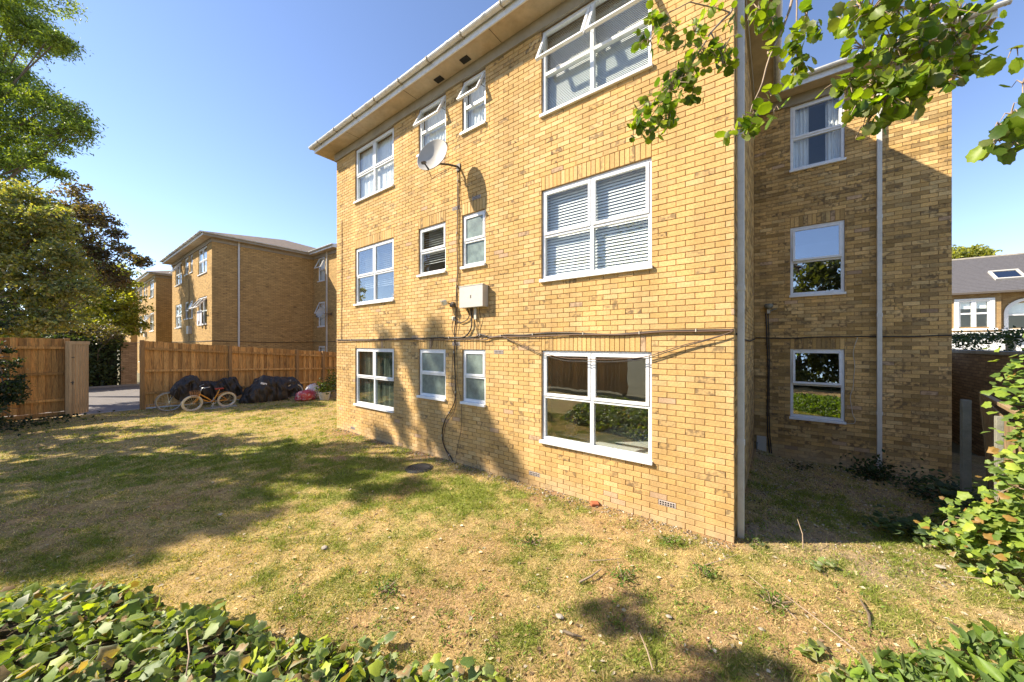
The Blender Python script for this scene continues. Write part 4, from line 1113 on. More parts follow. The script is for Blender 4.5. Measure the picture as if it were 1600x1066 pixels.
b1 = world_of(478, 627, 14.3); lump('plastic_bag', (b1.x, b1.y, .2), (.24, .36, .22), M['bag_red'], 'red and white printed plastic sack slumped beside the plant pots', 'bag', 3.3)
b1 = world_of(489, 620, 14.8); lump('plastic_bag', (b1.x, b1.y, .32), (.2, .26, .3), M['bag_white'], 'whiter plastic sack leaning on the fence behind the red one', 'bag', 8.1)
def potplant(px, py, z, pr, ph, fol, label, pm='pot'):
    c = world_of(px, py, z); e = empty('potted_plant', (c.x, c.y, 0)); tag(e, label, 'potted plant')
    MB().lathe([(.001, .01), (pr*.72, .01), (pr*.9, ph*.6), (pr, ph), (pr*1.04, ph), (pr*1.04, ph+.025), (pr*.92, ph+.025), (pr*.9, ph-.03), (.001, ph-.03)], 20).build('pot', M[pm], e, smooth=False)
    P = rng.normal(size=(500, 3))*np.array(fol)*.5+np.array((0, 0, ph+fol[2]*.7))
    leaf_cloud('foliage', P, .09, T_SIMPLE, [(.10, .14, .03), (.14, .16, .03), (.07, .1, .02)], M['leaf'], e)
    return e
potplant(507, 622, 14.4, .22, .34, (.28, .28, .3), 'leafy green plant in a round white pot by the fence')
potplant(520, 620, 15.2, .17, .26, (.25, .25, .6), 'taller sparse plant in a brown pot behind the building corner', 'stone')

# ------------------------------------------------------------------ right-hand boundary
bw = empty('boundary_wall', (3.95, 6, 0)); tag(bw, 'shaded brown brick boundary wall with stone coping behind the broken fence panel', 'wall')
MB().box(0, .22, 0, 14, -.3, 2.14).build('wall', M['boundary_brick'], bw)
k = 0
while k < 14:
    MB().box(-.05, .27, k, k+.895, 2.142, 2.215).build('coping_stone', M['coping'], bw); k += .9
bw2 = MB().box(-1.2, 1.1, 0, .22, -.3, 2.13).build('back_wall', M['boundary_brick']); bw2.location = (2.85, 14.6, 0); tag(bw2, 'dark low brick wall closing the gap behind the wing', 'wall')
def cpost(px, py, zt, z, label, w=.045):
    c = world_of(px, py, z); e = MB().box(-w, w, -w, -w*.36, -.2, zt).box(-w, w, w*.36, w, -.2, zt).box(-.02, .02, -.02, .02, -.2, zt-.01).build('concrete_post', M['concrete'], None, bevel=.006)
    e.location = (c.x, c.y, 0); tag(e, label, 'post', 'concrete posts of the broken fence'); return e
pa = cpost(1509, 700, 1.56, 5.0, 'slotted grey concrete post left of the leaning fence panel')
pb = cpost(1561, 700, 1.56, 3.85, 'grey concrete post right of the leaning panel, half in ivy', .028)
pc = cpost(1650, 700, 1.56, 2.9, 'concrete post hidden in the ivy at the right edge')
# leaning panel
P1 = world_of(1524, 700, 4.95); fe = empty('fence_panel', (P1.x+.15, P1.y-.05, .02)); tag(fe, 'old slatted fence panel leaning askew between two concrete posts', 'fence panel')
dirv = Vector((pb.location.x-pa.location.x, pb.location.y-pa.location.y, 0)).normalized()
fe.rotation_euler = (R(4), R(2), math.atan2(dirv.y, dirv.x))
nS = 22
for k in range(nS): MB().box(k*.075, k*.075+.062, -.009, .009, .02, 1.62-.01*k).build('slat', M['old_wood'], fe)
for zz in (.05, .62, 1.22): MB().box(-.02, nS*.075, .010, .04, zz, zz+.05).build('batten', M['old_wood'], fe)
MB().box(-.05, -.002, -.02, .04, 0, 1.66).build('edge_batten', M['old_wood'], fe)
MB().box(-.05, nS*.075, -.02, .035, 1.63, 1.67, Matrix.Rotation(R(.35), 4, 'Y')).build('top_batten', M['old_wood'], fe)

# ------------------------------------------------------------------ far house on the right
hs = empty('house', (9.0, 35.0, 0)); tag(hs, 'old brick house with grey slate roof and skylight beyond the boundary wall', 'house')
hop = [(.9, 2.2, 3.5, 5.25), (3.12, 4.68, 3.4, 5.0)]; ST = 2.66
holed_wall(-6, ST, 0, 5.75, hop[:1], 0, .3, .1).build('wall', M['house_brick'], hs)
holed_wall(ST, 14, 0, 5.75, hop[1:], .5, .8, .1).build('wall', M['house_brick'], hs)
MB().quad((2.661, 0, 0), (2.661, .5, 0), (2.661, .5, 5.75), (2.661, 0, 5.75)).build('wall', M['house_brick'], hs)
room(hs, .4, 2.5, .31, 3, 3.2, 5.6); room(hs, 2.8, 6, .81, 3.5, 3.2, 5.6)
rf = MB(); nr = 26
for i in range(nr):            # slate courses, each lapping the one below
    t0, t1 = i/nr, (i+1)/nr; y0, z0_ = -.3+4.3*t0, 5.72+2.9*t0; y1, z1_ = -.3+4.3*t1, 5.72+2.9*t1
    rf.quad((-7, y0, z0_+.03), (14.5, y0, z0_+.03), (14.5, y1, z1_), (-7, y1, z1_)); rf.quad((-7, y0, z0_-.01), (14.5, y0, z0_-.01), (14.5, y0, z0_+.03), (-7, y0, z0_+.03))
rf.quad((-7, 4, 8.62), (14.5, 4, 8.62), (14.5, 8.3, 5.7), (-7, 8.3, 5.7))
rf.build('roof', M['slate'], hs)
MB().box(-7, 14.5, 3.93, 4.07, 8.6, 8.7).build('ridge', M['coping'], hs)
MB().box(-7, 14.5, -.42, -.3, 5.62, 5.74).build('gutter', M['dark_metal'], hs)
def rp(x, t): return Vector((x, -.3+4.3*t, 5.72+2.9*t))
sk = MB(); sa = math.atan2(2.9, 4.3)
m_ = Matrix.Translation(rp(3.35, .40)) @ Matrix.Rotation(sa, 4, 'X')
sk.box(-.62, .62, -.62, -.5, 0, .14, m_).box(-.62, .62, .5, .62, 0, .14, m_).box(-.62, -.5, -.5, .5, 0, .14, m_).box(.5, .62, -.5, .5, 0, .14, m_)
s = sk.build('skylight', M['box'], hs); MB().box(-.5, .5, -.5, .5, .08, .1, m_).build('pane', M['skylight_glass'], s)
# sash window with surround
wf = MB().box(.7, .9, -.06, .0, 3.4, 5.35).box(2.2, 2.4, -.06, 0, 3.4, 5.35).box(.9, 2.2, -.06, 0, 5.25, 5.35).box(.6, 2.5, -.12, 0, 3.28, 3.4)
wf.box(.9, .98, .0, .08, 3.5, 5.25).box(2.12, 2.2, 0, .08, 3.5, 5.25).box(1.45, 1.65, 0, .1, 3.5, 5.25).box(.98, 1.45, .02, .08, 4.33, 4.43).box(1.65, 2.12, .02, .08, 4.33, 4.43).box(.98, 1.45, .02, .08, 5.13, 5.25).box(1.65, 2.12, .02, .08, 5.13, 5.25)
w_ = wf.build('window', M['stucco'], hs)
for a, b in ((.98, 1.45), (1.65, 2.12)):
    MB().box(a, b, .045, .055, 3.5, 5.13).build('pane', M['glass'], w_); MB().box(a, b, .15, .16, 4.7, 5.2).build('blind', M['blind'], w_)
# arched window
aw = MB(); cx, zr, ro, ri = 3.9, 4.35, .98, .8
for i in range(16):
    a0, a1 = math.pi*i/16, math.pi*(i+1)/16
    for y0, y1 in ((.44, .5),):
        P = lambda r, a, y: (cx+r*math.cos(a), y, zr+r*math.sin(a)*.95)
        aw.quad(P(ri, a0, y0), P(ro, a0, y0), P(ro, a1, y0), P(ri, a1, y0)); aw.quad(P(ro, a0, y0), P(ro, a0, y1), P(ro, a1, y1), P(ro, a1, y0)); aw.quad(P(ri, a0, y0), P(ri, a1, y0), P(ri, a1, y1), P(ri, a0, y1))
aw.box(cx-ro, cx-ri, .44, .5, 3.35, zr).box(cx+ri, cx+ro, .44, .5, 3.35, zr).box(cx-1.2, cx+1.2, .36, .5, 3.2, 3.34).box(cx-ri, cx+ri, .5, .56, 4.2, 4.28).box(cx-.04, cx+.04, .5, .56, 3.4, 4.2).box(cx-.12, cx+.12, .4, .5, 5.22, 5.42)
a_ = aw.build('window', M['stucco'], hs); MB().box(cx-ri, cx+ri, .56, .57, 3.4, 5.0).build('pane', M['glass'], a_); MB().box(cx-ri, cx+ri, .64, .65, 4.3, 5.0).build('blind', M['blind'], a_)
bay = MB().box(-2, 2.35, -1.4, 0, 0, 2.95).box(-2.2, 2.55, -1.6, 0, 2.95, 3.12).box(2.9, 10, -1.1, .5, 0, 2.8).box(2.7, 10.2, -1.35, .5, 2.8, 3.0).box(3.2, 9.8, -.95, .5, 3.0, 3.2)
bay.build('bay_front', M['stucco'], hs)
# ------------------------------------------------------------------ trees
def tree(name, loc, label, trunk_h, blobs, nleaf, lsize, pal, tmpl=T_SIMPLE, tr=.16, up=.5, hang=.4, cat='tree', clump=.5, m='leaf', group=None, hollow=.35, twig_r=.012, limb=1.0):
    """trunk, limbs out to every blob of the crown, leaves in clumps through the blobs"""
    e = empty(name, loc); tag(e, label, cat, group); mb = MB()
    top = Vector((0, 0, trunk_h)); j = Vector((rnd.uniform(-.2, .2), rnd.uniform(-.2, .2), 0))
    mb.tube([(0, 0, -.2), tuple(top*.35+j*.6), tuple(top*.7+j), tuple(top)], [tr*1.3, tr, tr*.8, tr*.6], 10)
    anchors = []
    for (bx_, by_, bz_, br, *sq) in blobs:
        c = Vector((bx_, by_, bz_)); s = top*rnd.uniform(.55, 1); mid = s.lerp(c, .5)+Vector((rnd.uniform(-.3, .3), rnd.uniform(-.3, .3), .25))
        mb.tube([tuple(s), tuple(mid), tuple(c)], [tr*.5*limb, tr*.3*limb, tr*.16*limb], 6, False)
        for k in range(9):
            d = Vector(rng.normal(size=3)).normalized(); t = c+Vector((d.x*br, d.y*br, d.z*br*(sq[0] if sq else .9)))*.85
            mb.tube([tuple(c), tuple(c.lerp(t, .5)+Vector((0, 0, .08*br))), tuple(t)], [tr*.14*limb+.004, .01*limb+twig_r*.6, twig_r*.6], 4, False)
    mb.build('trunk', M['bark'], e, smooth=True)
    vol = np.array([b[3]**(2.2 if b[3] > .36 else 1.5)*(b[4] if len(b) > 4 and b[4] > 1.3 else 1)*(1.7 if b[3] <= .36 else 1) for b in blobs]); cnt = (vol/vol.sum()*nleaf).astype(int); P = []
    for b, n_ in zip(blobs, cnt):
        c = np.array(b[:3]); r = b[3]; sq = b[4] if len(b) > 4 else .9
        nc = max(6, int(n_/55)); d = rng.normal(size=(nc, 3)); d /= np.linalg.norm(d, axis=1)[:, None]
        rad = r*(hollow+(1-hollow)*rng.random(nc)**.6)
        cc = d*rad[:, None]*np.array((1, 1, sq))+c
        which = rng.integers(0, nc, n_); P.append(cc[which]+rng.normal(size=(n_, 3))*min(clump, r*.6 if r < .3 and sq < 1 else clump)*np.array((1, 1, .55))*rng.uniform(.35, .75, (nc, 1))[which])
    P = np.concatenate(P)
    leaf_cloud('crown', P, lsize, tmpl, pal, M[m], e, up=up, hang=hang)
    return e
def W(px, z): r = (px-831)/535*z; return (CY*r-SY*z, SY*r+CY*z)
def local_blobs(base, lst):
    """blobs given as seen in the photo (px, py, depth, radius) turned into the tree's own coordinates"""
    out = []
    for (px, py, z, r, *s) in lst:
        p = world_of(px, py, z); out.append((p.x-base[0], p.y-base[1], p.z, r, *s))
    return out
G_ASH = [(.16, .22, .035), (.22, .28, .045), (.10, .14, .025), (.30, .35, .06)]
G_BRN = [(.19, .22, .09), (.25, .25, .11), (.31, .28, .13), (.12, .15, .06), (.34, .31, .08)]
G_PLUM = [(.12, .085, .05), (.19, .12, .07), (.15, .15, .06), (.08, .06, .045)]
G_YEL = [(.27, .28, .04), (.33, .32, .05), (.17, .19, .04)]
G_DARK = [(.03, .05, .02), (.045, .07, .025), (.025, .04, .018)]
G_OLIVE = [(.08, .09, .03), (.11, .12, .04), (.06, .07, .025)]
b0 = W(-130, 15)
tree('ash_tree', (*b0, 0), 'tall feathery green tree at the top left edge of the photo', 9, local_blobs(b0, [
    (-60, 60, 15, 1.9), (15, 20, 14.5, 1.35), (45, 55, 14.6, .95), (75, 62, 14.3, .6), (92, 62, 14.1, .35), (-20, 110, 15, 1.4), (30, 140, 14.8, 1.15), (80, 165, 14.6, .95), (115, 175, 14.3, .62), (130, 200, 14.2, .5), (95, 215, 14.4, .75), (45, 200, 15, 1.1), (-20, 200, 15, 1.7), (10, 255, 14.8, 1.1), (60, 250, 14.4, .62), (85, 268, 14.2, .3, .4), (45, -30, 15, 1.3)]),
    62000, .15, G_ASH, tmpl=T_NARROW, tr=.12, clump=.34, hang=1.2, up=.2, hollow=.0)
b1_ = W(-30, 13)
tree('viburnum_tree', (*b1_, 0), 'broad olive and yellow leaved tree rising over the fence at the left', 4, local_blobs(b1_, [
    (10, 350, 12.8, 1.5), (60, 360, 12.8, 1.0), (85, 340, 12.6, .6), (25, 305, 12.9, .8), (0, 430, 12.6, 1.6), (70, 430, 12.6, 1.1), (100, 400, 12.6, .6), (110, 455, 12.5, .65), (45, 490, 12.4, 1.0), (100, 500, 12.5, .7, .6), (10, 510, 12.3, .9), (-60, 380, 13, 1.9)]),
    42000, .13, G_BRN, tr=.16, clump=.26, hang=.9, up=.4, hollow=.3)
b2_ = W(95, 20)
tree('plum_tree', (*b2_, 0), 'dark purple leaved tree with a branch reaching toward the far blocks', 6, local_blobs(b2_, [
    (110, 330, 20, 1.5), (140, 335, 20, 1.1), (165, 345, 19.8, .8), (175, 365, 19.8, .6), (120, 370, 20, 1.2), (155, 395, 20, 1.1), (190, 392, 19.7, .6), (210, 400, 19.5, .5), (220, 410, 19.4, .3), (130, 410, 20, 1.3), (165, 428, 19.8, .9), (115, 290, 20, .5), (185, 435, 19.8, .7)]),
    13000, .16, G_PLUM, tr=.10, clump=.3, hollow=.0)
b3_ = W(140, 24)
tree('maple_tree', (*b3_, 0), 'sunlit yellow green tree beneath the purple one, in front of the farthest block', 4, local_blobs(b3_, [
    (140, 440, 24, 1.8), (175, 450, 24, 1.4), (190, 480, 23.5, 1.2), (150, 490, 23.5, 1.9), (120, 470, 24, 1.8), (195, 510, 23.5, 1.0), (185, 425, 24, .9), (165, 515, 23, 1.5), (203, 465, 23.5, .4)]),
    20000, .19, G_YEL, tr=.12, clump=.38, hollow=.1)
b4_ = W(-50, 8.6)
tree('holly_bush', (*b4_, 0), 'dark evergreen bush against the fence at the left edge', 1.2, local_blobs(b4_, [
    (-5, 560, 9.2, .42), (-15, 500, 9.2, .55), (5, 600, 9.0, .32), (-10, 640, 8.8, .5), (15, 615, 9.0, .25), (-40, 570, 9.0, .8), (-10, 470, 9.4, .4)]),
    6500, .075, G_DARK, tr=.06, clump=.12, cat='bush', hollow=.3)
TX, TY = -17.2, -4.4
def shade_blobs():
    out = []
    for px, py, r in ((60, 690, 1.1), (150, 700, 1.2), (250, 690, 1.1), (360, 695, .9), (450, 702, .8), (540, 706, .7), (30, 740, 1.2), (130, 750, 1.2), (240, 740, 1.2), (340, 735, 1.1), (420, 738, .7), (530, 728, .6), (600, 725, .6), (60, 800, 1.0), (160, 800, 1.0), (250, 795, .9), (340, 780, .8), (400, 780, .35), (120, 850, .75), (200, 845, .7), (300, 820, .55), (380, 805, .4), (590, 765, .4), (640, 762, .4), (40, 860, .8), (560, 745, .5)):
        g = ground_pt(px, py); t = g.x-TX; out.append((0, g.y-.8*t-TY, max(1.2, 1.02*t), r, .8))
    for px, py, r, sq in ((606, 560, .16, 3.4), (643, 548, .17, 3.6), (682, 545, .17, 3.4), (625, 640, .32, 1.6), (672, 640, .30, 1.7), (735, 640, .30, 1.6), (600, 690, .2, 1.6), (700, 690, .35, 1.2), (765, 680, .30, 1.5), (785, 720, .28, 1.0), (735, 720, .3, 1.0), (655, 585, .14, 2.4), (720, 575, .12, 2.4)):
        x, z = fac(px, py); t = (x-.403)-TX; out.append((0, 4.708-.8*t-TY, z+1.02*t, r, sq))
    return out
tree('lime_tree', (TX, TY, 0), 'large tree just out of the picture on the left that shades the lawn', 8.5, shade_blobs(), 40000, .15, G_OLIVE, tr=.2, clump=.16, hollow=.0)
BX, BY = -6.2, -7.2
bb = [(.3, .6, 6.2, 1.3), (0, 0, 7.5, 1.3), (-1, -1, 6.5, 1.4), (1, -.6, 6.4, 1.2)]
for px, py, r in ((915, 950, .08), (940, 945, .10), (960, 965, .12), (985, 975, .11), (1005, 985, .09), (1022, 990, .05), (950, 985, .06), (985, 930, .05), (1005, 938, .04), (1080, 1012, .05), (1110, 1022, .07), (1150, 1028, .09), (1190, 1036, .10), (1225, 1045, .09), (1160, 1055, .13), (1100, 1066, .10), (1010, 1066, .08), (980, 1068, .06), (1230, 1070, .12), (1060, 1090, .2)):
    g = ground_pt(px, py); t = 5.3; bb.append((g.x-t-BX, g.y-.8*t-BY, 1.02*t, r, .8))
tree('birch_tree', (BX, BY, 0), 'tree out of the picture behind the camera that shades the worn earth', 6, bb, 17000, .07, G_ASH, tr=.09, clump=.07, hollow=.0, twig_r=.004, limb=.12)
for k, (x, y, h, r, lab) in enumerate(((4.5, -9, 9, 3.2, 'large tree behind the camera reflected in the recess windows'), (10, -8, 10, 3.4, 'second large tree behind the camera, farther right'), (1.2, -10, 8, 3.0, 'tree well behind the camera seen only in reflections'))):
    tree('sycamore_tree', (x, y, 0), lab, h*.6, [(0, 0, h*.7, r), (r*.7, 0, h*.6, r*.6), (-r*.7, .3, h*.62, r*.6), (0, -.5, h*.95, r*.6), (0, .6, h*.4, r*.6), (-r*.3, .8, h*.3, r*.6)], 5000, .32, G_OLIVE, tr=.25, clump=.5, hollow=.3)
b5 = W(1520, 46)
tree('garden_tree', (*b5, 0), 'light green tree top showing above the slate roof', 7, local_blobs(b5, [(1495, 402, 46, 1.6), (1515, 400, 46, 1.7), (1538, 402, 46, 1.6), (1555, 407, 46, 1.0), (1480, 400, 46, 1.6)]), 3500, .45, G_YEL, tr=.25, clump=.6)
# hedge-covered wall over the drive
def ivy_hedge(name, label, x0, x1, y0, y1, z1, n, pal, size, cat='hedge', bx=True):
    e = empty(name, ((x0+x1)/2, (y0+y1)/2, 0)); tag(e, label, cat)
    lx, ly = (x1-x0)/2, (y1-y0)/2
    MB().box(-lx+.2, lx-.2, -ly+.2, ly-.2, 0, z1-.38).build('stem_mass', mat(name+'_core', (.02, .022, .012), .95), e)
    u = rng.random((n, 3)); P = np.stack([(u[:, 0]*2-1)*lx, (u[:, 1]*2-1)*ly, u[:, 2]*z1], 1); f = rng.integers(0, 4, n) if ly > lx else rng.integers(2, 6, n)
    P[f == 0, 0] = lx; P[f == 1, 1] = -ly; P[f == 2, 2] = z1; P[(f == 3) & (ly > lx), 0] = lx; P[f > 3, 1] = ly; P[(f == 3) & (ly < lx), 1] = -ly
    bmp = np.array([noise.noise(Vector(tuple(p*1.3))) for p in P]); P[:, 0] += bmp*.3*(f != 2); P[:, 2] += bmp*.3*(f == 2)
    P[:, 2] = np.abs(P[:, 2]); P += rng.normal(size=P.shape)*.06
    leaf_cloud('foliage', P, size, T_SIMPLE, pal, M['leaf'], e, up=.4, hang=.6, nrm=np.array((1, 0, .2))[None, :], nb=.7); return e
ivy_hedge('ivy_hedge', 'dark ivy covered wall across the drive seen through the gateway', -32.6, -30.3, -8, 2.38, 2.75, 16000, [(.06, .09, .03), (.09, .12, .04), (.045, .07, .025)], .17)
pil = MB().box(-.35, .35, -.3, .3, 0, 2.5).build('brick_pier', M['boundary_brick']); pil.location = (-30.6, 2.6, 0); tag(pil, 'plain brick pier at the end of the ivy covered wall', 'pier')
ivy_hedge('wall_creeper', 'dark scrambling shrub growing over the top of the boundary wall', 4.3, 5.2, 9.0, 19, 2.58, 9000, G_DARK, .09, 'shrub')
ivy_hedge('garden_hedge', 'overgrown hedge behind the camera, seen only in window reflections', -4, 9, -5.4, -4.6, 1.9, 9000, G_OLIVE, .16)
# brownish climber mass over the hedge
bb_ = W(150, 19); tree('clematis_bush', (*bb_, 0), 'brownish tangled shrub spilling over the ivy covered wall', 1.5, local_blobs(bb_, [(120, 525, 19, 1.1, .6), (150, 520, 19, .9, .6), (95, 520, 19, 1.0, .7), (175, 528, 19, .6, .6), (60, 525, 18, 1.1, .7)]), 5000, .13, [(.16, .13, .08), (.10, .08, .05), (.08, .09, .03), (.2, .16, .1)], tr=.08, clump=.25, cat='bush')

# ------------------------------------------------------------------ overhanging poplar branches, close above the camera
G_POP = [(.16, .22, .02), (.20, .28, .025), (.09, .15, .02), (.06, .11, .02), (.22, .30, .03), (.17, .20, .06)]
def branch_thing(label, limbs, clusters, size, loc, ntop=300):
    e = empty('poplar_branch', loc); tag(e, label, 'branch', 'leafy branches hanging into the top of the view')
    bpy.context.view_layer.update()
    L_ = Vector(loc); mb = MB()
    for lim in limbs:
        pts = [world_of(*p[:3])-L_ for p in lim]; rr = [p[3] for p in lim]
        fine = []; fr2 = []
        for i in range(len(pts)-1):
            for k in range(4):
                t = k/4; q = pts[i].lerp(pts[i+1], t); q = q+Vector((noise.noise(q*6), noise.noise(q*6+Vector((3,0,0))), noise.noise(q*6+Vector((0,7,0)))))*.012; fine.append(q); fr2.append(rr[i]*(1-t)+rr[i+1]*t)
        fine.append(pts[-1]); fr2.append(rr[-1]); mb.tube([tuple(q) for q in fine], fr2, 6)
    P = []; ce = []
    for (px, py, z, sx, sy, n_) in clusters:
        n_ = int(n_*1.15)
        c = np.array(world_of(px, py, z)); s = z/535
        # spread in the picture's plane and in depth alike
        a = rng.normal(size=(n_, 3)); a = np.clip(a, -1.7, 1.7)
        rgt = np.array((CY, SY, 0)); fwd = np.array((-SY, CY, 0)); upv = np.array((0, 0, 1))
        q = c+a[:, :1]*rgt*sx*s+a[:, 1:2]*upv*sy*s+a[:, 2:3]*fwd*max(sx, sy)*s*.8
        P.append(q)
        c0 = Vector(c)
        for k in range(0, n_, 2):
            t = Vector(q[k]); m_ = c0.lerp(t, .5)+Vector((0, 0, .02)); mb.tube([tuple(c0-L_), tuple(m_-L_), tuple(t-L_)], [.0032, .002, .0012], 4, False)
    P = np.concatenate(P); n_ = len(P)
    B = basis(n_, .35, 1.0); s = size*rng.uniform(.6, 1.2, n_)
    mb.build('twig', M['twig'], e, smooth=True)
    px, py, zz = pix_of(P[:, 0], P[:, 1], P[:, 2]); vis = (px > -20) & (px < 1620) & (py > -20) & (zz > .1)
    order = np.argsort(np.where(vis, -s/zz, 1e3+zz)); a, b = order[:ntop], order[ntop:]
    leaf_parts('leaf', P[a], B[a], s[a], T_ROUND, G_POP, M['poplar'], e)
    if len(b): leaf_cloud('leaves', P[b]-np.array(loc), s[b], T_ROUND, G_POP, M['poplar'], e, bs=B[b])
branch_thing('drooping leafy branch in front of the near facade, left of the corner downpipe', [
    [(1175, -60, 1.9, .008), (1140, 20, 1.9, .006), (1110, 50, 1.85, .005), (1085, 90, 1.8, .0035), (1060, 120, 1.8, .003), (1030, 165, 1.8, .002), (1000, 205, 1.8, .0015)],
    [(1110, 50, 1.85, .004), (1125, 80, 1.8, .002), (1135, 110, 1.8, .0015)], [(1140, 20, 1.9, .004), (1080, 5, 1.85, .003), (1045, 20, 1.8, .002), (1015, 60, 1.8, .0015)]],
    [(1020, 30, 1.8, 10, 10, 14), (1045, 45, 1.8, 11, 12, 22), (1015, 65, 1.8, 10, 9, 14), (1085, 50, 1.85, 8, 14, 14), (1100, 85, 1.8, 14, 14, 28), (1130, 75, 1.8, 11, 14, 20), (1130, 100, 1.8, 8, 8, 8),
     (1070, 115, 1.8, 15, 13, 32), (1050, 140, 1.8, 14, 12, 28), (1085, 140, 1.8, 9, 9, 14), (1020, 165, 1.8, 14, 10, 26), (1045, 180, 1.8, 11, 11, 20), (995, 195, 1.8, 8, 10, 14), (1015, 205, 1.8, 9, 6, 10), (1115, 10, 1.9, 10, 14, 12), (1145, 30, 1.9, 5, 6, 5)],
    .047, tuple(world_of(1175, -60, 1.9)))
branch_thing('thin bare ended branch with a leafy tip in front of the soffit', [
    [(1250, -60, 1.6, .007), (1233, 15, 1.6, .006), (1215, 60, 1.6, .005), (1202, 90, 1.58, .004), (1190, 130, 1.55, .003), (1172, 178, 1.55, .002)],
    [(1183, 152, 1.55, .002), (1200, 158, 1.55, .0015), (1205, 170, 1.55, .0012)], [(1245, -40, 1.7, .004), (1244, 60, 1.7, .003), (1246, 110, 1.7, .002)]],
    [(1185, 15, 1.6, 9, 14, 16), (1205, 30, 1.6, 10, 10, 14), (1260, 25, 1.7, 8, 10, 8), (1275, 45, 1.7, 9, 6, 8), (1238, 75, 1.7, 10, 11, 16), (1255, 100, 1.7, 9, 9, 12), (1240, 120, 1.7, 9, 6, 8), (1200, 85, 1.6, 5, 6, 4),
     (1160, 195, 1.55, 11, 7, 13), (1150, 205, 1.55, 8, 6, 6), (1180, 180, 1.55, 6, 6, 5), (1205, 150, 1.55, 6, 8, 4), (1210, 172, 1.55, 5, 5, 3), (1172, 210, 1.55, 6, 6, 5)],
    .054, tuple(world_of(1250, -60, 1.6)))
branch_thing('dense leafy branch mass at the top right over the recessed wall', [
    [(1500, -80, 1.5, .012), (1460, 0, 1.5, .009), (1420, 60, 1.5, .006), (1380, 120, 1.48, .004), (1350, 190, 1.45, .002)],
    [(1460, 0, 1.5, .006), (1500, 60, 1.5, .004), (1520, 90, 1.5, .002)], [(1450, 20, 1.5, .005), (1380, 10, 1.5, .004), (1350, 50, 1.5, .002)]],
    [(1360, 20, 1.45, 20, 16, 34), (1400, 15, 1.5, 22, 16, 34), (1450, 20, 1.5, 25, 20, 50), (1500, 20, 1.5, 20, 18, 36), (1530, 50, 1.5, 10, 12, 14), (1350, 75, 1.45, 15, 16, 20), (1395, 70, 1.45, 20, 20, 44), (1440, 80, 1.45, 22, 20, 48), (1490, 75, 1.5, 18, 16, 36), (1515, 95, 1.5, 10, 9, 12),
     (1325, 130, 1.45, 13, 13, 26), (1365, 130, 1.45, 17, 16, 38), (1410, 125, 1.4, 17, 15, 36), (1455, 125, 1.4, 15, 13, 26), (1490, 115, 1.5, 8, 8, 8), (1345, 165, 1.42, 11, 10, 16), (1385, 160, 1.4, 14, 9, 20), (1430, 155, 1.4, 15, 8, 18), (1355, 195, 1.42, 9, 9, 9), (1385, 185, 1.42, 8, 7, 7), (1320, 35, 1.5, 9, 14, 12), (1345, 10, 1.5, 14, 12, 18)],
    .048, tuple(world_of(1500, -80, 1.5)))
branch_thing('sparse leaves at the right edge against the sky', [
    [(1660, 60, 1.35, .006), (1625, 100, 1.35, .004), (1600, 130, 1.35, .002), (1592, 180, 1.32, .0015), (1572, 200, 1.3, .001), (1560, 220, 1.3, .001)]],
    [(1588, 75, 1.35, 6, 9, 4), (1598, 130, 1.35, 5, 6, 3), (1580, 178, 1.3, 12, 7, 6), (1562, 200, 1.3, 9, 8, 6), (1555, 225, 1.3, 9, 8, 5), (1580, 230, 1.3, 6, 8, 3), (1595, 205, 1.3, 6, 9, 5)],
    .064, tuple(world_of(1660, 60, 1.35)))

# ------------------------------------------------------------------ ivy and low plants
G_IVY = [(.17, .24, .06), (.21, .28, .06), (.10, .16, .04), (.27, .35, .05), (.15, .21, .08), (.36, .43, .05), (.09, .14, .04), (.05, .09, .03), (.20, .25, .08), (.34, .23, .11)]
EDGE = (.44, .45, .26)
def ivy_patch(name, label, P, nrm, size, n_parts=300, pal=G_IVY, edge=EDGE, tmpl=T_IVY, vines=(), nb=1.2, cat='ivy', group=None, up=.9, partname='leaf'):
    c = P.mean(axis=0); loc = (float(c[0]), float(c[1]), 0.0)
    e = empty(name, loc); tag(e, label, cat, group)
    n = len(P); B = basis(n, up, .4, nrm, nb); s = size*rng.uniform(.4, 1.25, n)
    px, py, zz = pix_of(P[:, 0], P[:, 1], P[:, 2]); vis = (px > 0) & (px < 1600) & (py < 1066) & (zz > .1)
    order = np.argsort(np.where(vis, -s/zz, 1e3+zz)); a, b = order[:n_parts], order[n_parts:]
    if n_parts: leaf_parts(partname, P[a], B[a], s[a], tmpl, pal, M['ivy'], e, edge)
    if len(b): leaf_cloud('leaves', P[b]-np.array(loc), s[b], tmpl, pal, M['ivy'], e, bs=B[b], edge=edge)
    if len(vines):
        mb = MB()
        for v in vines: mb.tube([tuple(Vector(q)-Vector(loc)) for q in v], .004, 5)
        mb.build('stem', M['twig'], e, smooth=True)
    return e
def in_poly(px, py, poly):
    inside_ = np.zeros(len(px), bool); n = len(poly)
    for i in range(n):
        x1, y1 = poly[i]; x2, y2 = poly[(i+1) % n]
        c = ((y1 > py) != (y2 > py)) & (px < (x2-x1)*(py-y1)/((y2-y1) or 1e-9)+x1); inside_ ^= c
    return inside_
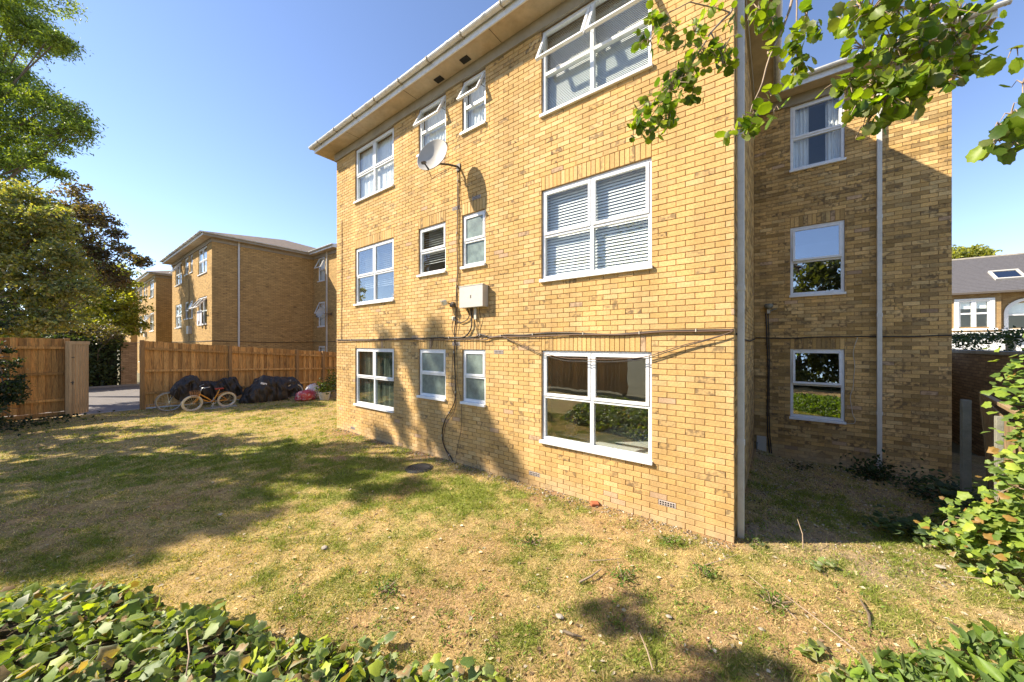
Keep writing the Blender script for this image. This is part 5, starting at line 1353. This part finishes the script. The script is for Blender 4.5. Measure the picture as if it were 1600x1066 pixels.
# bank of ivy at the bottom left: a mound of leaves on the ground
def mound(n, box, hfun, layers=.1):
    X = rng.uniform(box[0], box[1], n); Y = rng.uniform(box[2], box[3], n)
    H = np.array([hfun(x, y) for x, y in zip(X, Y)]); keep = H > .02; X, Y, H = X[keep], Y[keep], H[keep]
    return np.stack([X, Y, np.maximum(.01, H-rng.random(len(H))**2*layers)], 1)
def edge_dist(x, y, line):
    """signed distance to a polyline in plan (positive on the camera side)"""
    best = 1e9; sg = 1
    for (a, b) in zip(line[:-1], line[1:]):
        ax, ay = a; bx_, by_ = b; dx, dy = bx_-ax, by_-ay; t = max(0, min(1, ((x-ax)*dx+(y-ay)*dy)/(dx*dx+dy*dy)))
        qx, qy = ax+dx*t, ay+dy*t; d = math.hypot(x-qx, y-qy)
        if d < best: best = d; sg = 1 if (dx*(y-ay)-dy*(x-ax)) < 0 else -1
    return best*sg
lineL = [tuple(ground_pt(px, py)[:2]) for px, py in ((-700, 800), (-150, 905), (0, 925), (200, 930), (300, 955), (400, 990), (560, 1030), (640, 1060), (760, 1110), (900, 1250))]
def hL(x, y):
    d = edge_dist(x, y, lineL) + .14*noise.noise(Vector((x*2.2, y*2.2, 1)))
    if d < 0: return 0
    return min(.34, .06+.40*d**.8)+.09*noise.noise(Vector((x*2.5, y*2.5, 9)))
PL = mound(17000, (-5.5, -.1, -3.0, 2.6), hL, .12)
zz = -SY*PL[:, 0]+CY*PL[:, 1]; PL = PL[zz > .35]
ivy_patch('ivy_bank', 'bank of variegated ivy covering the bottom left corner', PL, np.array((0, 0, 1.0))[None, :], .085, nb=.5, up=.4, vines=[
    [ground_pt(290, 1060, .36), ground_pt(296, 1020, .36), ground_pt(292, 985, .34)], [ground_pt(380, 1045, .3), ground_pt(400, 1055, .26), ground_pt(440, 1062, .22)]])
gb = MB()
# dark litter under the bank
nb_ = 60
Vb = []; Fb = []; Cb = []
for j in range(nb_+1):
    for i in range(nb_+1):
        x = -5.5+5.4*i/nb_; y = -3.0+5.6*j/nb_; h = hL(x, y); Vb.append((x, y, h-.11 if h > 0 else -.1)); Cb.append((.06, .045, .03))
for j in range(nb_):
    for i in range(nb_):
        a = j*(nb_+1)+i; Fb += [(a, a+1, a+nb_+2), (a, a+nb_+2, a+nb_+1)]
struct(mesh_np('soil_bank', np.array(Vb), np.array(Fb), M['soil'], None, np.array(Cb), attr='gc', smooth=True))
# few leaves straying at its tip
Pt = np.array([tuple(ground_pt(px+rnd.uniform(-14, 14), py+rnd.uniform(-10, 10), .08)) for px, py in ((690, 1035), (745, 1050), (760, 1058), (680, 1050), (720, 1060), (600, 1010), (640, 1040), (560, 1000), (655, 1058), (700, 1062), (730, 1045), (770, 1062))*3])
ivy_patch('ivy_runner', 'small ivy runner creeping out at the right end of the ivy bank', Pt, np.array((0, 0, 1.0))[None, :], .085, n_parts=36)
# ivy over the broken fence at the right edge
def hR(x, y):
    d = edge_dist(x, y, lineR)+.12*noise.noise(Vector((x*3, y*3, 2)))
    if d < 0: return 0
    return min(1.55, .10+.35*d+1.5*max(0, d-.45))*(.85+.25*noise.noise(Vector((x*2, y*2, 7))))
lineR = [tuple(ground_pt(px, py)[:2]) for px, py in ((1700, 990), (1590, 945), (1530, 905), (1480, 880), (1440, 850), (1460, 810), (1500, 775), (1530, 745), (1560, 720))]
PR = mound(7000, (.6, 4.2, 3.0, 8.5), hR, .25)
px, py, zz = pix_of(PR[:, 0], PR[:, 1], PR[:, 2])
ok = ~((px < 1575-20*rng.random(len(px))) & (py < 745)) & ~((px < 1500) & (py < 800)) & ~((px < 1590) & (py < 640))
ivy_patch('ivy_climber', 'sunlit ivy heaped over the fence line at the right edge', PR[ok], np.array((-.6, -.5, .6))[None, :], .08, nb=.7, pal=G_IVY+[(.20, .26, .04), (.17, .22, .04)], vines=[
    [world_of(1466, 838, 4.1), world_of(1475, 815, 4.1), world_of(1492, 808, 4.1), world_of(1512, 812, 4.0)], [world_of(1558, 790, 3.4), world_of(1562, 770, 3.4), world_of(1585, 760, 3.3), world_of(1600, 765, 3.2)], [world_of(1490, 900, 3.45), world_of(1540, 905, 3.4), world_of(1590, 918, 3.3)]])
# high tufts of it against the wall
PT = np.concatenate([rng.normal(size=(n_, 3))*np.array((.1, .1, s))+np.array(world_of(px_, py_, z_)) for px_, py_, z_, n_, s in ((1596, 575, 3.3, 26, .1), (1600, 600, 3.3, 20, .12), (1598, 650, 3.3, 30, .14), (1606, 690, 3.3, 40, .1), (1602, 725, 3.4, 50, .1), (1595, 740, 3.3, 50, .1), (1612, 620, 3.3, 50, .18), (1614, 700, 3.3, 50, .12), (1585, 775, 3.4, 70, .1), (1600, 800, 3.3, 80, .1), (1550, 800, 3.5, 80, .06), (1515, 815, 3.6, 90, .07), (1560, 820, 3.4, 110, .09), (1590, 850, 3.3, 110, .1), (1490, 835, 3.7, 50, .05), (1530, 850, 3.5, 80, .07))])
ivy_patch('ivy_shoots', 'bright young shoots climbing the boundary at the far right edge', PT, np.array((-.6, -.5, .6))[None, :], .075, n_parts=300, pal=[(.22, .30, .04), (.17, .25, .04), (.11, .18, .035), (.28, .34, .05), (.15, .22, .05), (.17, .24, .05), (.22, .28, .05), (.13, .2, .04), (.30, .18, .05)], edge=None)
# low dark ivy at the foot of the posts
PD = []
for px_, py_, z_, n_, s in ((1515, 770, 5.0, 160, .22), (1470, 765, 5.6, 90, .2), (1540, 790, 4.4, 140, .2), (1500, 800, 4.4, 80, .15), (1430, 835, 4.3, 120, .16), (1395, 830, 4.4, 50, .12)):
    q = rng.normal(size=(n_, 3))*np.array((s, s, .07)); c = np.array(world_of(px_, py_, z_)); c[2] = max(.06, c[2]); PD.append(q+c)
PD = np.concatenate(PD); PD[:, 2] = np.abs(PD[:, 2])
ivy_patch('ground_ivy', 'dark ground ivy round the feet of the concrete posts', PD, np.array((0, 0, 1.0))[None, :], .085, n_parts=200, pal=[(.05, .09, .03), (.07, .11, .03), (.04, .07, .03)], edge=(.2, .24, .14))
# bush at the bottom right with larger leaves
lineB = [tuple(ground_pt(px, py)[:2]) for px, py in ((1210, 1130), (1300, 1060), (1380, 1040), (1430, 1020), (1500, 1000), (1560, 990), (1640, 975), (1900, 970))]
def hB(x, y):
    d = -edge_dist(x, y, lineB)*-1 + .1*noise.noise(Vector((x*4, y*4, 5)))
    if d < 0: return 0
    return min(.34, .04+.38*d)+.06*noise.noise(Vector((x*4, y*4, 3)))
PB = mound(7500, (.2, 2.6, 1.2, 4.4), hB, .16)
ivy_patch('laurel_bush', 'glossy broad leaved bush in the bottom right corner', PB, np.array((-.3, -.2, .8))[None, :], .115, tmpl=T_LAUREL, nb=.35, up=.2, pal=[(.11, .18, .04), (.16, .25, .04), (.08, .13, .03), (.22, .32, .04)], edge=(.28, .34, .15), cat='bush')
Pt = np.array([tuple(ground_pt(px+rnd.uniform(-12, 12), py+rnd.uniform(-8, 8), .06)) for px, py in ((1262, 1015), (1280, 1010), (1255, 1020), (1300, 1035), (1340, 1035), (1290, 1050), (1320, 1055), (1350, 1060))*4])
ivy_patch('ivy_runner', 'yellow green runner left of the glossy bottom right bush', Pt, np.array((0, 0, 1.0))[None, :], .07, n_parts=40, pal=[(.3, .32, .06), (.16, .22, .05), (.4, .38, .2)])
Pt = np.array([tuple(ground_pt(px+rnd.uniform(-9, 9), py+rnd.uniform(-5, 5), .05)) for px, py in ((1266, 879), (1280, 880), (1297, 880), (1300, 884), (1272, 884))*6])
ivy_patch('pale_weed', 'pale low weed on the sunlit earth just in front of the recess shadow', Pt, np.array((0, 0, 1.0))[None, :], .06, n_parts=30, pal=[(.35, .38, .2), (.2, .26, .08)], cat='weed')
def small_plant(name, px, py, n_, rad, h, size, pal, label, tmpl=T_SIMPLE):
    c = ground_pt(px, py); e = empty(name, (c.x, c.y, ground_z(c.x, c.y))); tag(e, label, 'plant')
    P = rng.normal(size=(n_, 3))*np.array((rad, rad, h))*.5; P[:, 2] = np.abs(P[:, 2])+.02
    mb = MB()
    for k in range(0, min(n_, 60), 3): mb.tube([(0, 0, 0), tuple(P[k]*.6), tuple(P[k])], [.004, .003, .0015], 4, False)
    mb.build('stem', M['twig'], e)
    leaf_cloud('leaves', P, size, tmpl, pal, M['ivy'], e, up=.8); return e
small_plant('shrub', 1366, 738, 420, .34, .30, .075, [(.035, .06, .02), (.05, .08, .025), (.03, .05, .02)], 'dark little shrub at the foot of the recess downpipe')
small_plant('weed', 1250, 722, 90, .25, .07, .05, [(.05, .07, .03)], 'thin low weed at the foot of the recessed wall')
small_plant('fern', 1450, 765, 300, .35, .35, .07, [(.05, .09, .03), (.04, .07, .03)], 'bushy dark weed at the right foot of the recessed wall')
small_plant('weed', 1178, 848, 40, .10, .07, .05, [(.15, .19, .08)], 'pale weed beside the foot of the corner downpipe')
small_plant('ground_bush', 20, 668, 600, 1.4, .16, .09, G_DARK, 'dark ivy patch on the ground by the left fence')
for k, (px_, py_, lab) in enumerate(((830, 848, 'green dandelion clump in the middle of the lawn'), (1045, 850, 'leafy weed clump near the near facade foot'), (600, 928, 'small tuft of green weed left of the middle'), (975, 905, 'tiny broad leaved weed behind the dark shadow spot'), (1100, 897, 'green weed on the worn earth below the corner'), (1205, 945, 'little green weed right of the shadow spot'))):
    small_plant('weed', px_, py_, 70, .13, .08, .055, [(.13, .2, .03), (.10, .16, .03)], lab, T_NARROW)

# ------------------------------------------------------------------ grass, litter and odds on the lawn
def blades(n, xr, yr, size, width, name, dens=1.0, zlim=None):
    out_V = []; C = []; V = np.zeros((n*3, 3), np.float32); Cc = np.zeros((n*3, 3), np.float32); k = 0; tries = 0
    clump = None; left = 0
    while k < n and tries < n*6:
        tries += 1
        if left <= 0:
            clump = (rnd.uniform(*xr), rnd.uniform(*yr), rnd.uniform(.03, .11), rnd.random() < .5); left = rnd.randint(25, 70)
        left -= 1; tuft = rnd.random() < .38
        if tuft: x = clump[0]+rnd.gauss(0, clump[2]); y = clump[1]+rnd.gauss(0, clump[2])
        else: x = rnd.uniform(*xr); y = rnd.uniform(*yr)
        if y > 4.66 and x < -.42 and x > -10.15: continue
        z = -SY*x+CY*y
        if zlim and not (zlim[0] < z < zlim[1]): continue
        r = CY*x+SY*y; u = r/z
        if not (-1.62 < u < 1.5): continue
        if y > 9.3 and x > -.4: continue
        g, b = lawn(x, y)
        if not tuft and rnd.random() < b*.62+.03: continue
        if not tuft and rnd.random() > .35+g: continue
        if tuft and clump[3]: g = min(1, g+.45)
        gz = ground_z(x, y); h = size*rnd.uniform(.4, 1.2)*(.6+.9*g); w = width*rnd.uniform(.6, 1.3); a = rnd.uniform(0, 6.283); l = rnd.uniform(.3, 1.6); b2 = rnd.uniform(0, 6.283)
        V[3*k] = (x+w*math.cos(a), y+w*math.sin(a), gz); V[3*k+1] = (x-w*math.cos(a), y-w*math.sin(a), gz)
        V[3*k+2] = (x+h*l*math.cos(b2), y+h*l*math.sin(b2), gz+h*rnd.uniform(.35, 1))
        if rnd.random() < g*1.15: c = np.array((.20, .24, .04))*rnd.uniform(.5, 1.5)
        else: c = np.array((.60, .475, .23))*rnd.uniform(.45, 1.3)
        Cc[3*k:3*k+3] = c; k += 1
    V = V[:3*k]; Cc = Cc[:3*k]
    return V, Cc
sets = [blades(150000, (-8, 4), (-1.5, 7.5), .042, .0032, 'a', zlim=(1.9, 4.2)), blades(120000, (-13.5, 4), (-3, 9.2), .045, .0045, 'b', zlim=(4.2, 7.0)), blades(60000, (-18.4, -3), (-3, 12), .055, .008, 'c', zlim=(7.0, 15))]
V = np.concatenate([s[0] for s in sets]); C = np.concatenate([s[1] for s in sets])
gr = mesh_np('grass', V, np.arange(len(V)).reshape(-1, 3), M['grass'], None, C, kind='stuff'); gr['label'] = 'patchy dry and green grass on the lawn'; gr['category'] = 'grass'
P = []
while len(P) < 3600:
    q = ground_pt(rnd.uniform(450, 1500), 800+rnd.random()**1.3*230)
    if (q.y > 4.6 and q.x < -.42) or q.y > 9: continue
    w_ = rnd.uniform(.02, .06)
    for k in range(rnd.randint(8, 22)): x, y = q.x+rnd.gauss(0, w_), q.y+rnd.gauss(0, w_); P.append((x, y, ground_z(x, y)+rnd.uniform(.006, .025)))
lw_ = leaf_cloud('lawn_weeds', np.array(P), .034, T_NARROW, [(.17, .25, .04), (.12, .19, .03), (.24, .30, .06)], M['ivy'], None, up=1.2, hang=-.2)
lw_['label'] = 'little green weed rosettes dotted over the dry lawn'; lw_['category'] = 'weeds'
# fallen leaves and chips
n = 2300; P = []
while len(P) < n:
    px_, py_ = rnd.uniform(0, 1600), 640+rnd.random()**.7*420
    q = ground_pt(px_, py_)
    if q.y > 4.6 and q.x < -.42: continue
    if q.y > 9.2 or q.x < -18.5: continue
    P.append((q.x, q.y, ground_z(q.x, q.y)+.008))
P = np.array(P); zz = -SY*P[:, 0]+CY*P[:, 1]
lt = leaf_cloud('leaf_litter', P, rng.uniform(.012, .06, n)*(.7+.3*np.minimum(zz/4, 2)), T_SIMPLE, [(.40, .27, .13), (.5, .40, .24), (.28, .16, .08), (.6, .52, .38), (.2, .13, .08)], M['litter'], None, up=2.6, hang=0)
lt['label'] = 'dry fallen leaves and chips scattered on the lawn'; lt['category'] = 'leaf litter'
# gravelly chips in the shaded recess and along the wall
n = 5200; P = []
while len(P) < n:
    if rnd.random() < .75: x, y = rnd.uniform(-.35, 2.7), 5.0+rnd.random()**.8*4.3
    else: x, y = rnd.uniform(-10, -.4), 4.7-abs(rnd.gauss(0, .16))
    P.append((x, y, ground_z(x, y)+.006))
g2 = leaf_cloud('gravel', np.array(P), rng.uniform(.010, .032, n), (np.array([(-.5,-.4,0),(.5,-.35,0),(.4,.5,0),(-.4,.4,0),(0,0,.45)], float), np.array([(0,1,4),(1,2,4),(2,3,4),(3,0,4)]), np.zeros(5)), [(.26, .2, .14), (.36, .29, .21), (.18, .13, .09), (.46, .4, .32)], M['litter'], None, up=3, hang=0)
g2['label'] = 'loose chips and gravel at the foot of the walls'; g2['category'] = 'gravel'
for (px_, py_, l, a, r, lab) in ((905, 912, .30, 1.2, .012, 'straight pale stick left of the shadow spot'), (880, 988, .16, .2, .012, 'short dark stub of wood left of the shadow spot'), (920, 878, .34, .6, .005, 'bent dry straw on the lawn'), (1100, 885, .45, .9, .005, 'long dry stalk below the corner'), (1360, 985, .35, 1.6, .011, 'dark bent twig on the earth at the right'), (1245, 970, .5, 2.4, .006, 'curved twig on the earth near the bottom right'), (1255, 860, .32, 1.9, .006, 'upright dry stalk at the edge of the recess shadow'), (1020, 1050, .3, 2.2, .006, 'forked dry twig at the bottom middle'), (1350, 1030, .6, 2.5, .006, 'long pale runner stem at the bottom right')):
    c = ground_pt(px_, py_); d = Vector((math.cos(a), math.sin(a), .12 if 'upright' not in lab else 2.0)).normalized()*l
    o = MB().tube([tuple(c+Vector((0, 0, .012))), tuple(c+d*.5+Vector((.02, -.02, .02))), tuple(c+d)], [r, r*.9, r*.5], 6).build('twig', M['twig'] if 'dark' not in lab else M['bark']); tag(o, lab, 'twig')
c = ground_pt(929, 790); o = MB().box(-.06, .06, -.05, .05, 0, .05).build('brick_fragment', M['red_brick'], None, bevel=.012); o.location = (c.x, c.y, 0); o.rotation_euler = (.1, .05, .7); tag(o, 'broken red brick fragment at the foot of the near facade', 'brick')
c = ground_pt(655, 733); mh = empty('drain_cover', (c.x, c.y, ground_z(c.x, c.y)+.012)); tag(mh, 'round black drain cover in the grass near the facade', 'drain cover')
MB().lathe([(.001, .012), (.20, .012), (.22, .0), (.23, -.02)], 28).build('cover', M['iron'], mh); MB().lathe([(.225, .01), (.25, .006), (.26, -.02)], 28).build('rim', M['iron'], mh)
for k, (px_, py_, s, lab) in enumerate(((507, 857, .05, 'pale stone on the lawn left of the middle'), (1190, 985, .028, 'crumpled pale scrap on the earth at the right'), (1045, 965, .028, 'pale flaky scrap just right of the shadow spot'), (875, 965, .04, 'pale crumb of mortar left of the shadow spot'), (345, 805, .05, 'pale stone on the shaded lawn'), (1470, 887, .05, 'pale stone beside the ivy at the right'))):
    c = ground_pt(px_, py_); lump('stone', (c.x, c.y, .01), (s*.8, s*.55, s*.25), M['stone'] if 'white' not in lab else M['curtain'], lab, 'stone', 10.0*k+3)
